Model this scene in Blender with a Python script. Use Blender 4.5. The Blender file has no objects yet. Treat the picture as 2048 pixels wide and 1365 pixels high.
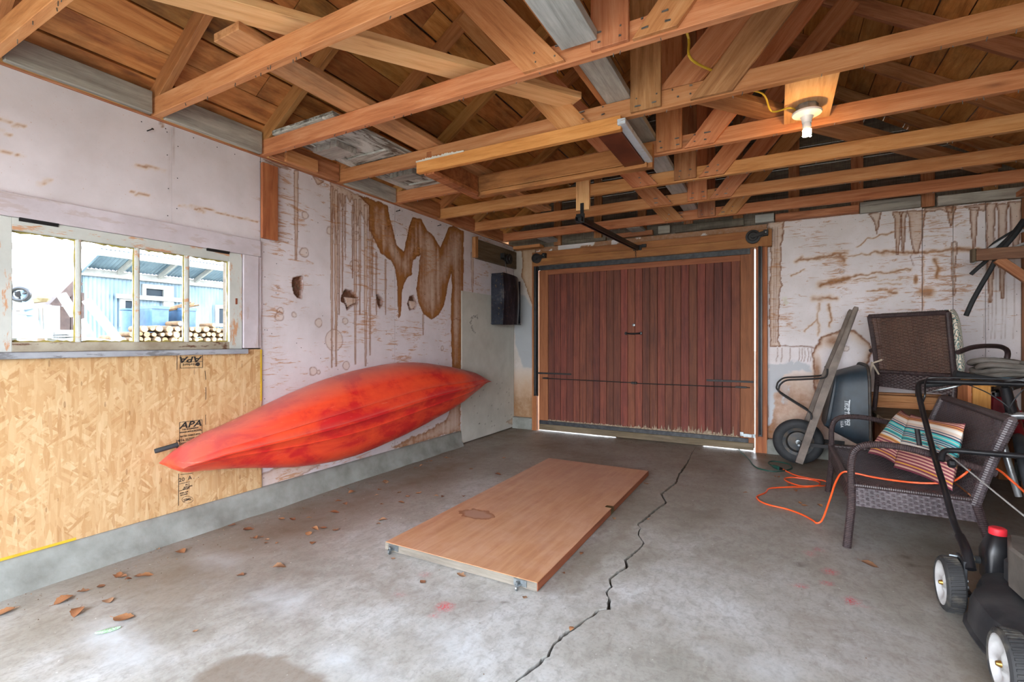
import bpy, bmesh, math, random
import numpy as np
from mathutils import Vector, Matrix
random.seed(11)
R = math.radians
SC = bpy.context.scene
COL = SC.collection
# ------------------------------------------------------------------ camera, sky, exposure
FPX, YAW, CAM = 960.0, math.atan(530 / 960), Vector((2.885, 0.0, 1.08))
cam = bpy.data.cameras.new('camera'); cam.lens = FPX / 2048 * 36; cam.sensor_width = 36; cam.clip_start = .02
camo = bpy.data.objects.new('camera', cam); COL.objects.link(camo)
camo.location = CAM; camo.rotation_euler = (R(90), 0, YAW); SC.camera = camo
W = bpy.data.worlds.new('sky'); SC.world = W; W.use_nodes = True
wn = W.node_tree.nodes; wl = W.node_tree.links
bg = wn['Background']
tcs = wn.new('ShaderNodeTexCoord'); sxyz = wn.new('ShaderNodeSeparateXYZ'); wl.new(tcs.outputs['Generated'], sxyz.inputs[0])
rmp = wn.new('ShaderNodeValToRGB'); wl.new(sxyz.outputs[2], rmp.inputs[0])
rmp.color_ramp.elements[0].position = .0; rmp.color_ramp.elements[0].color = (.95, .97, 1.0, 1)
rmp.color_ramp.elements[1].position = .9; rmp.color_ramp.elements[1].color = (.62, .78, 1.0, 1)
wl.new(rmp.outputs[0], bg.inputs[0]); bg.inputs[1].default_value = 11.0
SUN = bpy.data.lights.new('sun', 'SUN'); SUN.energy = 4.0; SUN.angle = R(9); SUN.color = (1, .95, .88)
suno = bpy.data.objects.new('sun', SUN); COL.objects.link(suno); suno.rotation_euler = Vector((.5, 1.0, .9)).to_track_quat('Z', 'Y').to_euler()
SC.view_settings.view_transform = 'Standard'; SC.view_settings.look = 'None'
SC.view_settings.exposure = 0.62; SC.view_settings.gamma = 1.0; SC.view_settings.use_curve_mapping = False
SC.cycles.use_denoising = True
SC.cycles.max_bounces = 12; SC.cycles.diffuse_bounces = 8; SC.cycles.transparent_max_bounces = 12
SC.cycles.caustics_reflective = False; SC.cycles.caustics_refractive = False
SC.cycles.sample_clamp_indirect = 6

# ------------------------------------------------------------------ picture measurements -> real points on real planes
CT, ST = math.cos(YAW), math.sin(YAW)
def ray(u, v):
    a, b = (u - 1024) / FPX, (682.5 - v) / FPX
    return Vector((a * CT - ST, a * ST + CT, b))
def onY(u, v, Y): d = ray(u, v); return CAM + d * ((Y - CAM.y) / d.y)
def onX(u, v, X): d = ray(u, v); return CAM + d * ((X - CAM.x) / d.x)
def onZ(u, v, Z=0.0): d = ray(u, v); return CAM + d * ((Z - CAM.z) / d.z)

# ------------------------------------------------------------------ scene helpers
WM = {}
def link(o, parent=None, M=None):
    COL.objects.link(o)
    M = M or Matrix.Identity(4)
    if parent is not None:
        o.parent = parent; o.matrix_parent_inverse = WM[parent.name].inverted()
    o.matrix_basis = M; WM[o.name] = M
    return o
def tag(o, label=None, cat=None, group=None, kind=None):
    if label: o['label'] = label
    if cat: o['category'] = cat
    if group: o['group'] = group
    if kind: o['kind'] = kind
    return o
def thing(name, label, cat, loc=(0, 0, 0), group=None):
    o = bpy.data.objects.new(name, None); o.empty_display_size = .1
    link(o, None, Matrix.Translation(Vector(loc)))
    return tag(o, label, cat, group)
def struct(o): o['kind'] = 'structure'; return o
def dup(root, M, label=None):
    """copy of a thing (its children too) moved by M"""
    def rec(o, par):
        c = o.copy(); COL.objects.link(c)
        if par is not None: c.parent = par
        WM[c.name] = WM[o.name]
        for ch in list(o.children): rec(ch, c)
        return c
    c = rec(root, None); c.matrix_basis = M @ WM[root.name]; WM[c.name] = c.matrix_basis.copy()
    if label: c['label'] = label
    return c

class MB:
    def __init__(s): s.v = []; s.f = []
    def add(s, vs, fs):
        k = len(s.v); s.v += [tuple(p) for p in vs]; s.f += [tuple(i + k for i in f) for f in fs]; return s
    def box(s, x0, x1, y0, y1, z0, z1, M=None):
        vs = [Vector((x, y, z)) for x in (x0, x1) for y in (y0, y1) for z in (z0, z1)]
        if M: vs = [M @ p for p in vs]
        return s.add(vs, [(0, 1, 3, 2), (4, 6, 7, 5), (0, 4, 5, 1), (2, 3, 7, 6), (0, 2, 6, 4), (1, 5, 7, 3)])
    def bar(s, p0, p1, w, t, up=(0, 0, 1)):
        M, L = frame(p0, p1, up); return s.box(-L / 2, L / 2, -w / 2, w / 2, -t / 2, t / 2, M)
    def tube(s, pts, r, n=8, closed=False, cap=True, sq=None):
        pts = [Vector(p) for p in pts]; N = len(pts)
        rs = r if isinstance(r, (list, tuple)) else [r] * N
        tan = []
        for i in range(N):
            a = pts[(i - 1) % N] if (closed or i) else pts[0]; b = pts[(i + 1) % N] if (closed or i < N - 1) else pts[-1]
            tan.append((b - a).normalized())
        nrm = tan[0].orthogonal().normalized(); vs = []
        for i in range(N):
            nrm = (nrm - tan[i] * nrm.dot(tan[i])); nrm = nrm.normalized() if nrm.length > 1e-6 else tan[i].orthogonal().normalized()
            b = tan[i].cross(nrm)
            for k in range(n):
                a = 2 * math.pi * k / n
                vs.append(pts[i] + (nrm * math.cos(a) + b * math.sin(a)) * rs[i])
        fs = []
        for i in range(N if closed else N - 1):
            j = (i + 1) % N
            for k in range(n): fs.append((i * n + k, i * n + (k + 1) % n, j * n + (k + 1) % n, j * n + k))
        if cap and not closed: fs += [tuple(range(n - 1, -1, -1)), tuple((N - 1) * n + k for k in range(n))]
        return s.add(vs, fs)
    def lathe(s, prof, n=24, M=None, closed=False):
        vs = [Vector((r * math.cos(2 * math.pi * k / n), r * math.sin(2 * math.pi * k / n), z)) for r, z in prof for k in range(n)]
        if M: vs = [M @ p for p in vs]
        P = len(prof); fs = []
        for i in range(P if closed else P - 1):
            j = (i + 1) % P
            for k in range(n): fs.append((i * n + k, i * n + (k + 1) % n, j * n + (k + 1) % n, j * n + k))
        if not closed: fs += [tuple(range(n - 1, -1, -1)), tuple((P - 1) * n + k for k in range(n))]
        return s.add(vs, fs)
    def prism(s, poly, z0, z1, M=None):
        n = len(poly); vs = [Vector((x, y, z0)) for x, y in poly] + [Vector((x, y, z1)) for x, y in poly]
        if M: vs = [M @ p for p in vs]
        return s.add(vs, [tuple(range(n - 1, -1, -1)), tuple(range(n, 2 * n))] + [(i, (i + 1) % n, n + (i + 1) % n, n + i) for i in range(n)])
    def grid(s, rows, closeu=False, closev=False):
        nv, nu = len(rows), len(rows[0]); vs = [p for r in rows for p in r]; fs = []
        for j in range(nv if closev else nv - 1):
            for i in range(nu if closeu else nu - 1):
                a, b = j * nu + i, j * nu + (i + 1) % nu; j2 = (j + 1) % nv
                fs.append((a, b, j2 * nu + (i + 1) % nu, j2 * nu + i))
        return s.add(vs, fs)
    def build(s, name, m, parent=None, smooth=False, bevel=0, M=None, ang=40):
        me = bpy.data.meshes.new(name); me.from_pydata(s.v, [], s.f)
        bm = bmesh.new(); bm.from_mesh(me)
        bmesh.ops.recalc_face_normals(bm, faces=bm.faces)
        if bevel:
            es = [e for e in bm.edges if len(e.link_faces) == 2 and e.calc_face_angle(0) > R(35)]
            bmesh.ops.bevel(bm, geom=es, offset=bevel, segments=1, affect='EDGES', clamp_overlap=True)
        bm.to_mesh(me); bm.free()
        if smooth:
            me.shade_smooth(); me.set_sharp_from_angle(angle=R(ang))
        me.materials.append(m)
        return link(bpy.data.objects.new(name, me), parent, M)

def frame(p0, p1, up=(0, 0, 1)):
    p0, p1, up = Vector(p0), Vector(p1), Vector(up); d = p1 - p0; L = d.length; x = d / L
    if abs(x.dot(up.normalized())) > .98: up = Vector((1, 0, 0)) if abs(x.x) < .9 else Vector((0, 1, 0))
    y = up.cross(x).normalized(); z = x.cross(y)
    M = Matrix((x, y, z)).transposed().to_4x4(); M.translation = (p0 + p1) / 2
    return M, L
def board(name, p0, p1, w, t, m, parent=None, up=(0, 0, 1), bevel=.002, skew0=0, skew1=0):
    """timber with its grain along local x; w across, t along `up`; skew slants the ends"""
    M, L = frame(p0, p1, up); b = MB().box(-L / 2, L / 2, -w / 2, w / 2, -t / 2, t / 2)
    if skew0 or skew1:
        b.v = [(x + (skew0 if x < 0 else skew1) * y / (w / 2), y, z) for x, y, z in b.v]
    return b.build(name, m, parent, bevel=bevel, M=M)
def plate(name, x0, x1, y0, y1, z0, z1, m, parent=None, bevel=.0015):
    """axis-aligned board, local x along its longest side"""
    c = Vector(((x0 + x1) / 2, (y0 + y1) / 2, (z0 + z1) / 2)); d = (abs(x1 - x0), abs(y1 - y0), abs(z1 - z0)); k = d.index(max(d))
    ax = [Vector((1, 0, 0)), Vector((0, 1, 0)), Vector((0, 0, 1))]
    o = [k, (k + 1) % 3, (k + 2) % 3]
    M = Matrix([ax[i] for i in o]).transposed().to_4x4(); M.translation = c
    h = [d[i] / 2 for i in o]
    return MB().box(-h[0], h[0], -h[1], h[1], -h[2], h[2]).build(name, m, parent, bevel=bevel, M=M)
def smoothpath(pts, n=6):
    pts = [Vector(p) for p in pts]; out = []
    for i in range(len(pts) - 1):
        p0, p1, p2, p3 = pts[max(i - 1, 0)], pts[i], pts[i + 1], pts[min(i + 2, len(pts) - 1)]
        for k in range(n):
            t = k / n
            out.append(.5 * ((2 * p1) + (p2 - p0) * t + (2 * p0 - 5 * p1 + 4 * p2 - p3) * t * t + (3 * p1 - p0 - 3 * p2 + p3) * t ** 3))
    return out + [pts[-1]]

# ------------------------------------------------------------------ material helpers
def rgb(h):  # sRGB hex -> linear
    f = lambda c: c / 12.92 if c <= .04045 else ((c + .055) / 1.055) ** 2.4
    return tuple(f(int(h[i:i + 2], 16) / 255) for i in (0, 2, 4)) + (1,)
class NT:
    def __init__(s, name):
        s.m = bpy.data.materials.new(name); s.m.use_nodes = True; s.t = s.m.node_tree; s.b = s.t.nodes['Principled BSDF']
    def n(s, typ, **kw):
        nd = s.t.nodes.new('ShaderNode' + typ)
        for k, v in kw.items():
            if k.startswith('_'): setattr(nd, k[1:], v)
            else: s.set(nd.inputs[int(k[1:]) if k[0] == 'i' and k[1:].isdigit() else k.replace('_', ' ')], v)
        return nd
    def set(s, inp, v):
        if isinstance(v, bpy.types.NodeSocket): s.t.links.new(v, inp)
        elif isinstance(v, bpy.types.Node): s.t.links.new(v.outputs[0], inp)
        else: inp.default_value = v
    def math(s, op, a, b=0, c=0, clamp=False):
        nd = s.n('Math', _operation=op, _use_clamp=clamp); s.set(nd.inputs[0], a); s.set(nd.inputs[1], b); s.set(nd.inputs[2], c); return nd.outputs[0]
    def mix(s, f, a, b, mode='MIX'):
        nd = s.n('Mix', _data_type='RGBA', _blend_type=mode); s.set(nd.inputs[0], f); s.set(nd.inputs[6], a); s.set(nd.inputs[7], b); return nd.outputs[2]
    def ramp(s, f, *st, interp='LINEAR'):
        nd = s.n('ValToRGB'); s.set(nd.inputs[0], f); e = nd.color_ramp.elements; nd.color_ramp.interpolation = interp
        while len(e) < len(st): e.new(.5)
        for q, (p, c) in zip(e, st): q.position = p; q.color = c if isinstance(c, tuple) else (c, c, c, 1)
        return nd.outputs[0]
    def vec(s, scale=(1, 1, 1), loc=(0, 0, 0), rand=True, coord='Object'):
        v = s.n('TexCoord').outputs[coord]
        if rand:
            r = s.n('ObjectInfo').outputs['Random']
            v = s.n('VectorMath', _operation='ADD', i0=v, i1=s.n('VectorMath', _operation='SCALE', i0=(37.1, 61.7, 23.3), Scale=r).outputs[0]).outputs[0]
        return s.n('Mapping', Vector=v, Scale=scale, Location=loc).outputs[0]
    def noise(s, vec, scale, detail=4, rough=.55, dist=0):
        return s.n('TexNoise', Vector=vec, Scale=scale, Detail=detail, Roughness=rough, Distortion=dist).outputs[0]
    def bump(s, h, strength=.3, dist=.01):
        nd = s.n('Bump', Height=h, Strength=strength, Distance=dist); s.t.links.new(nd.outputs[0], s.b.inputs['Normal'])
    def out(s, color, rough=.7, metal=0, **kw):
        s.set(s.b.inputs['Base Color'], color); s.set(s.b.inputs['Roughness'], rough); s.set(s.b.inputs['Metallic'], metal)
        for k, v in kw.items(): s.set(s.b.inputs[k.replace('_', ' ')], v)
        return s.m

def wood(name, light, mid, dark, rough=.7, knots=.5, var=.25, dirt=None, dirtamt=.35, grain=14, saw=0.0):
    """timber: grain along local x, knots, a different piece for each object"""
    t = NT(name)
    v = t.vec((1.1, grain, grain)); g = t.noise(v, 2.4, 7, .66, .5)
    vf = t.vec((4, 130, 130)); gf = t.noise(vf, 3, 4, .65)
    c = t.ramp(t.math('ADD', t.math('MULTIPLY', g, .76), t.math('MULTIPLY', gf, .24)), (.30, dark), (.47, mid), (.66, light))
    kv = t.vec((2.0, 7, 7)); vo = t.n('TexVoronoi', Vector=kv, Scale=1.0, Randomness=1.0).outputs[0]
    k = t.ramp(vo, (.03, 1.0), (.10, 0.25), (.16, 0.0)); kd = tuple(x * .32 for x in dark[:3]) + (1,)
    c = t.mix(t.math('MULTIPLY', k, knots), c, kd)
    if saw:
        sv = t.vec((26, 2, 2)); sw = t.noise(sv, 4, 2, .5)
        c = t.mix(t.math('MULTIPLY', t.ramp(sw, (.45, 0.0), (.7, 1.0)), saw), c, kd)
    if dirt:
        d = t.noise(t.vec((1.5, 3, 3)), 1.6, 5, .65)
        c = t.mix(t.math('MULTIPLY', t.ramp(d, (.48, 0.0), (.68, 1.0)), dirtamt), c, dirt)
    r = t.n('ObjectInfo').outputs['Random']
    hs = t.n('HueSaturation', Color=c, Value=t.math('MULTIPLY_ADD', r, 2 * var, 1 - var))
    r2 = t.math('FRACT', t.math('MULTIPLY', r, 17.3))
    t.set(hs.inputs['Hue'], t.math('MULTIPLY_ADD', r2, .02, .49))
    t.bump(gf, .25, .004)
    return t.out(hs.outputs[0], rough)
def plain(name, c, rough=.5, metal=0, c2=None, scale=8, lo=.4, hi=.65, bump=0, **kw):
    t = NT(name); v = t.vec(); nz = t.noise(v, scale, 5, .6)
    col = t.ramp(nz, (lo, c), (hi, c2 or tuple(x * .75 for x in c[:3]) + (1,)))
    if bump: t.bump(t.noise(v, scale * 6, 3), bump, .004)
    return t.out(col, rough, metal, **kw)

M = {}
M['fir'] = wood('fir_reddish', rgb('d0966a'), rgb('bd7b4c'), rgb('985934'), knots=.55, var=.14)
M['fir_pale'] = wood('fir_pale', rgb('e6bd88'), rgb('d9a970'), rgb('b9854e'), knots=.4, var=.14)
M['fir_old'] = wood('fir_brown', rgb('c08b62'), rgb('a36b44'), rgb('79492a'), knots=.5, var=.17, dirt=rgb('5c3b27'))
M['rafter'] = wood('golden_fir_rafters', rgb('cd955c'), rgb('b67c45'), rgb('8b572c'), knots=.6, var=.16, dirt=rgb('5f3d24'), dirtamt=.3)
M['stpale'] = wood('stained_pale_fir', rgb('d2a673'), rgb('bd8c58'), rgb('94663a'), knots=.5, var=.05, dirt=rgb('5d4128'), dirtamt=.55)
M['sheath'] = wood('sheathing_boards', rgb('d59a5a'), rgb('bb7a3e'), rgb('874b21'), knots=.8, var=.26, dirt=rgb('33200f'), dirtamt=.6, grain=9)
M['grey'] = wood('weathered_grey_timber', rgb('bab5ac'), rgb('9c968e'), rgb('6f6963'), knots=.5, var=.15, dirt=rgb('4c4640'))
M['greyw'] = wood('silver_grey_timber', rgb('c2c3c1'), rgb('a9abaa'), rgb('82827f'), knots=.3, var=.1, dirt=rgb('77766f'))
M['gable'] = wood('gable_planks', rgb('84796c'), rgb('655b50'), rgb('463c33'), knots=.4, var=.2, dirt=rgb('2b231d'), dirtamt=.5, saw=.35)
M['redwood'] = wood('redwood_door', rgb('7c4330'), rgb('653122'), rgb('451f17'), knots=.25, var=.32, grain=20, dirt=rgb('3a1810'), dirtamt=.4)
M['redwood_pale'] = wood('redwood_pale', rgb('9a5c3d'), rgb('874b2e'), rgb('653520'), knots=.3, var=.12)
M['header'] = wood('header_timber', rgb('b57847'), rgb('9f6236'), rgb('7c4626'), knots=.4, var=.1, dirt=rgb('5d3620'))
M['dirtywood'] = wood('dirty_timber', rgb('7b6a58'), rgb('63543f'), rgb('443526'), knots=.3, var=.15, dirt=rgb('2c2119'))
M['black'] = plain('black_iron', rgb('1c1b1d'), .55, .3, rgb('2b2827'), 14)
M['blackp'] = plain('black_painted_steel', rgb('161619'), .35, .1, rgb('232326'), 10)
M['rubber'] = plain('black_rubber', rgb('1d2024'), .7, 0, rgb('2b2d30'), 12)
M['steel'] = plain('zinc_steel', rgb('9aa0a2'), .35, .8, rgb('777d80'), 20)
# ------------------------------------------------------------------ 2-D noise and stain fields
def vnoise(x, y, seed=0):
    xi, yi = np.floor(x).astype(np.int64), np.floor(y).astype(np.int64); xf, yf = x - xi, y - yi
    def h(a, b):
        n = (a * 374761393 + b * 668265263 + seed * 974711) & 0x7fffffff
        n = ((n ^ (n >> 13)) * 1274126177) & 0x7fffffff
        return ((n ^ (n >> 16)) & 0xffff) / 65535.0
    u, v = xf * xf * (3 - 2 * xf), yf * yf * (3 - 2 * yf)
    return (h(xi, yi) * (1 - u) + h(xi + 1, yi) * u) * (1 - v) + (h(xi, yi + 1) * (1 - u) + h(xi + 1, yi + 1) * u) * v
def fbm(x, y, seed=0, o=4):
    s, a = 0, .5
    for k in range(o): s = s + a * vnoise(x * 2 ** k, y * 2 ** k, seed + k); a *= .5
    return s / (1 - .5 ** o)
def sdpoly(X, Y, poly):
    d = np.full(X.shape, 1e9); inside = np.zeros(X.shape, bool); n = len(poly)
    for i in range(n):
        (x0, y0), (x1, y1) = poly[i], poly[(i + 1) % n]; ex, ey = x1 - x0, y1 - y0; wx, wy = X - x0, Y - y0
        t = np.clip((wx * ex + wy * ey) / (ex * ex + ey * ey + 1e-12), 0, 1)
        d = np.minimum(d, (wx - ex * t) ** 2 + (wy - ey * t) ** 2)
        c = (y0 > Y) != (y1 > Y)
        inside ^= c & (X < (x1 - x0) * (Y - y0) / (y1 - y0 + 1e-12) + x0)
    d = np.sqrt(d); return np.where(inside, -d, d)
def sdline(X, Y, pts):
    d = np.full(X.shape, 1e9)
    for (x0, y0), (x1, y1) in zip(pts[:-1], pts[1:]):
        ex, ey = x1 - x0, y1 - y0; wx, wy = X - x0, Y - y0
        t = np.clip((wx * ex + wy * ey) / (ex * ex + ey * ey + 1e-12), 0, 1)
        d = np.minimum(d, (wx - ex * t) ** 2 + (wy - ey * t) ** 2)
    return np.sqrt(d)
def crop(sc, ox, oy, pts): return [(ox + sc * a, oy + sc * b) for a, b in pts]
class Field:
    """four mask channels over a flat surface; px lists are unprojected on its plane"""
    def __init__(s, A, B, un):
        s.A, s.B, s.un = A, B, un; s.ch = np.zeros(A.shape + (4,))
        s.wa = (fbm(A * 22, B * 22, 3) - .5) * .022; s.wb = (fbm(A * 22, B * 22, 9) - .5) * .022
    def mx(s, k, val): s.ch[..., k] = np.maximum(s.ch[..., k], val)
    def poly(s, px, fill=.7, edge=1.0, ew=.007, warp=1.0, soft=.012, core=None, top_open=True):
        sd = sdpoly(s.A + s.wa * warp, s.B + s.wb * warp, [s.un(*p) for p in px])
        ins = np.clip(-sd / soft + .5, 0, 1)
        f = ins * fill * (.42 + .58 * np.exp(np.minimum(sd, 0) / .045)) * (.45 + 1.0 * fbm(s.A * 34, s.B * 1.6, 5)) * (.7 + .6 * fbm(s.A * 5, s.B * 4, 15))
        s.mx(0, f); s.mx(1, edge * np.exp(-(sd / ew) ** 2) * (sd < .004)); return sd
    def line(s, px, w=.004, k=1, amt=.8, warp=.3, fade=False):
        p = [s.un(*q) for q in px]; d = sdline(s.A + s.wa * warp, s.B + s.wb * warp, p); v = amt * np.exp(-(d / w) ** 2)
        if fade:
            z0, z1 = p[0][1], p[-1][1]; v = v * np.clip((s.B - z1) / (z0 - z1 + 1e-9), 0.15, 1)
        s.mx(k, v)
    def drip(s, u, v0, v1, w=3, fill=.35, edge=.75):
        px = [(u - w, v0), (u + w, v0), (u + w * .8, v0 + .6 * (v1 - v0)), (u + w * .3, v1), (u - w * .3, v1), (u - w * .8, v0 + .6 * (v1 - v0))]
        s.poly(px, fill, edge, .0045, .35, .006)
    def ring(s, u, v, r, w=.0035, amt=.7):
        c = s.un(u, v); e = s.un(u, v + r); rr = abs(e[1] - c[1])
        d = np.hypot(s.A + s.wa * .8 - c[0], (s.B + s.wb * .8 - c[1])) - rr; s.mx(1, amt * np.exp(-(d / w) ** 2)); s.mx(0, .12 * (d < 0))
    def blob(s, k, u, v, ru, rv, amt=1.0, soft=.4):
        a, b = s.un(u, v); a1, b1 = s.un(u + ru, v); a2, b2 = s.un(u, v + rv)
        q = np.hypot((s.A - a) / (abs(a1 - a) + 1e-6), (s.B - b) / (abs(b2 - b) + 1e-6)); s.mx(k, amt * np.clip((1 - q) / soft, 0, 1))

def panel_mat(name, base, base2, stain, edge, scuffc, ch4, axis, wallrough=.6, along='y'):
    """painted sheet: mask R stain, G tide lines, B bared wood / hole, A scuff density"""
    t = NT(name); v = t.vec(rand=False)
    n1 = t.noise(v, 3.5, 6, .6); c = t.ramp(n1, (.35, base), (.7, base2))
    mk = t.n('Attribute', _attribute_name='mask'); sep = t.n('SeparateColor', Color=mk.outputs['Color'])
    n2 = t.noise(v, 26, 4, .6)
    st = t.math('MULTIPLY', sep.outputs[0], t.math('MULTIPLY_ADD', n2, .7, .65), clamp=True)
    c = t.mix(t.math('POWER', st, .62), c, t.ramp(st, (.0, rgb('d2b592')), (.35, rgb('bd9468')), (.8, stain)))
    sv = t.vec((3, .8, 5.5) if along == 'y' else (.8, 3, 5.5), rand=False); sc = t.noise(sv, 7.5, 7, .72, 1.2)
    den = t.math('MULTIPLY', mk.outputs['Alpha'], t.ramp(t.noise(v, 2.3, 3, .6), (.35, .25), (.65, 1.0)))
    th = t.math('SUBTRACT', sc, t.math('MULTIPLY_ADD', den, -.21, .715)); sf = t.math('MULTIPLY', th, 14, clamp=True)
    c = t.mix(t.math('MULTIPLY', sf, .75), c, scuffc)
    sp = t.noise(v, 120, 2, .5); c = t.mix(t.math('MULTIPLY', t.ramp(sp, (.70, 0.0), (.74, 1.0)), .5), c, scuffc)
    c = t.mix(t.math('MULTIPLY', sep.outputs[1], t.math('MULTIPLY_ADD', n2, .7, .65), clamp=True), c, edge)
    c = t.mix(sep.outputs[2], c, ch4)
    t.bump(t.noise(v, 60, 4), .12, .003)
    return t.out(c, wallrough)
def sheet(name, m, parent, plane, pos, a0, a1, b0, b1, step, thick, fn, holes=None, facing=1):
    """gridded sheet on plane x=pos ('x') or y=pos ('y'), thick behind it; fn(Field) paints its stains"""
    na, nb = max(2, int((a1 - a0) / step) + 1), max(2, int((b1 - b0) / step) + 1)
    A, B = np.meshgrid(np.linspace(a0, a1, na), np.linspace(b0, b1, nb), indexing='ij')
    if plane == 'x': un = lambda u, v: (onX(u, v, pos).y, onX(u, v, pos).z)
    else: un = lambda u, v: (onY(u, v, pos).x, onY(u, v, pos).z)
    F = Field(A, B, un); fn(F)
    dep = np.full(A.shape, float(pos))
    if holes is not None: dep = dep + holes(F) * (-facing)
    pts = np.stack([dep, A, B] if plane == 'x' else [A, dep, B], -1).reshape(-1, 3)
    back = pos - facing * thick
    idx = np.arange(na * nb).reshape(na, nb)
    q = np.stack([idx[:-1, :-1], idx[1:, :-1], idx[1:, 1:], idx[:-1, 1:]], -1).reshape(-1, 4)
    ring = np.concatenate([idx[:, 0], idx[-1, 1:], idx[-2::-1, -1], idx[0, -2:0:-1]])
    bp = pts[ring].copy(); bp[:, 0 if plane == 'x' else 1] = back
    k = len(pts); n = len(ring); j = np.arange(n)
    sides = np.stack([ring, k + j, k + (j + 1) % n, np.roll(ring, -1)], -1)
    V = np.concatenate([pts, bp]); Q = np.concatenate([q, sides])
    me = bpy.data.meshes.new(name); me.from_pydata(V.tolist(), [], Q.tolist() )
    at = me.attributes.new('mask', 'FLOAT_COLOR', 'POINT')
    col = np.zeros((len(V), 4), np.float32); col[:k] = F.ch.reshape(-1, 4); col[k:, 2] = 1
    at.data.foreach_set('color', col.ravel())
    me.materials.append(m); me.validate()
    bm = bmesh.new(); bm.from_mesh(me); bmesh.ops.recalc_face_normals(bm, faces=bm.faces); bm.to_mesh(me); bm.free()
    return link(bpy.data.objects.new(name, me), parent)

# ------------------------------------------------------------------ floor with its running crack
crk = [(1033, 1364), (1050, 1349), (1067, 1337), (1084, 1320), (1099, 1310), (1102, 1298), (1121, 1276), (1143, 1259), (1174, 1240), (1199, 1221),
       (1217, 1219), (1218, 1196), (1212, 1184), (1224, 1175), (1218, 1159), (1231, 1149), (1248, 1138), (1256, 1133), (1250, 1122), (1276, 1100), (1288, 1088),
       (1276, 1067), (1282, 1056), (1275, 1050), (1294, 1035), (1311, 1021), (1332, 1006), (1323, 988), (1338, 977), (1352, 966), (1358, 950), (1375, 926), (1383, 908), (1390, 897), (1398, 888)]
cw = [(onZ(*p).x, onZ(*p).y) for p in crk]
cw = [(cw[0][0] - .55, -1.25), (cw[0][0] - .35, -.3), (cw[0][0] - .2, .6)] + cw + [(cw[-1][0] + .02, 5.6)]
mono = [cw[0]]
for p in cw[1:]: mono.append((p[0], max(p[1], mono[-1][1] + .004)))
def floor_mat():
    t = NT('concrete'); v = t.vec(rand=False)
    n1 = t.noise(v, 1.1, 7, .62, .4); n2 = t.noise(v, 5, 6, .65, .3); n3 = t.noise(v, 70, 3, .6)
    c = t.ramp(t.math('ADD', t.math('MULTIPLY', n1, .6), t.math('MULTIPLY', n2, .4)), (.34, rgb('87847b')), (.48, rgb('aba9a2')), (.64, rgb('c9cbcb')))
    c = t.mix(t.math('MULTIPLY', t.ramp(n3, (.3, 1.0), (.5, 0.0)), .3), c, rgb('67645e'))
    n4 = t.noise(t.vec((1.6, 1, 1), rand=False), 15, 6, .7, .6); c = t.mix(t.math('MULTIPLY', t.ramp(n4, (.36, 1.0), (.54, 0.0)), .4), c, rgb('756f66'))
    n5 = t.noise(v, 2.6, 6, .7, 1.0); c = t.mix(t.math('MULTIPLY', t.ramp(n5, (.52, 0.0), (.68, 1.0)), .35), c, rgb('84796b'))
    mk = t.n('Attribute', _attribute_name='mask'); sep = t.n('SeparateColor', Color=mk.outputs['Color'])
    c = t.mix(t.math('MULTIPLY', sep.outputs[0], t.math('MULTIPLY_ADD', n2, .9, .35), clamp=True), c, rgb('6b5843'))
    fl = t.noise(t.vec((1, 1, 1), rand=False), 110, 4, .7)
    c = t.mix(t.math('MULTIPLY', t.math('MULTIPLY', t.math('SUBTRACT', fl, .45), 14, clamp=True), sep.outputs[1], clamp=True), c, rgb('c9404a'))
    c = t.mix(t.math('MULTIPLY', sep.outputs[2], t.ramp(n2, (.35, .2), (.6, 1.0)), clamp=True), c, rgb('c9cfd3'))
    c = t.mix(mk.outputs['Alpha'], c, rgb('4a4138'))
    ws = t.noise(v, 45, 2, .5); c = t.mix(t.ramp(ws, (.735, 0.0), (.75, .6)), c, rgb('d6d6d2'))
    t.bump(t.noise(v, 38, 5), .12, .004)
    return t.out(c, t.ramp(n2, (.35, .42), (.7, .62)))
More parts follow.
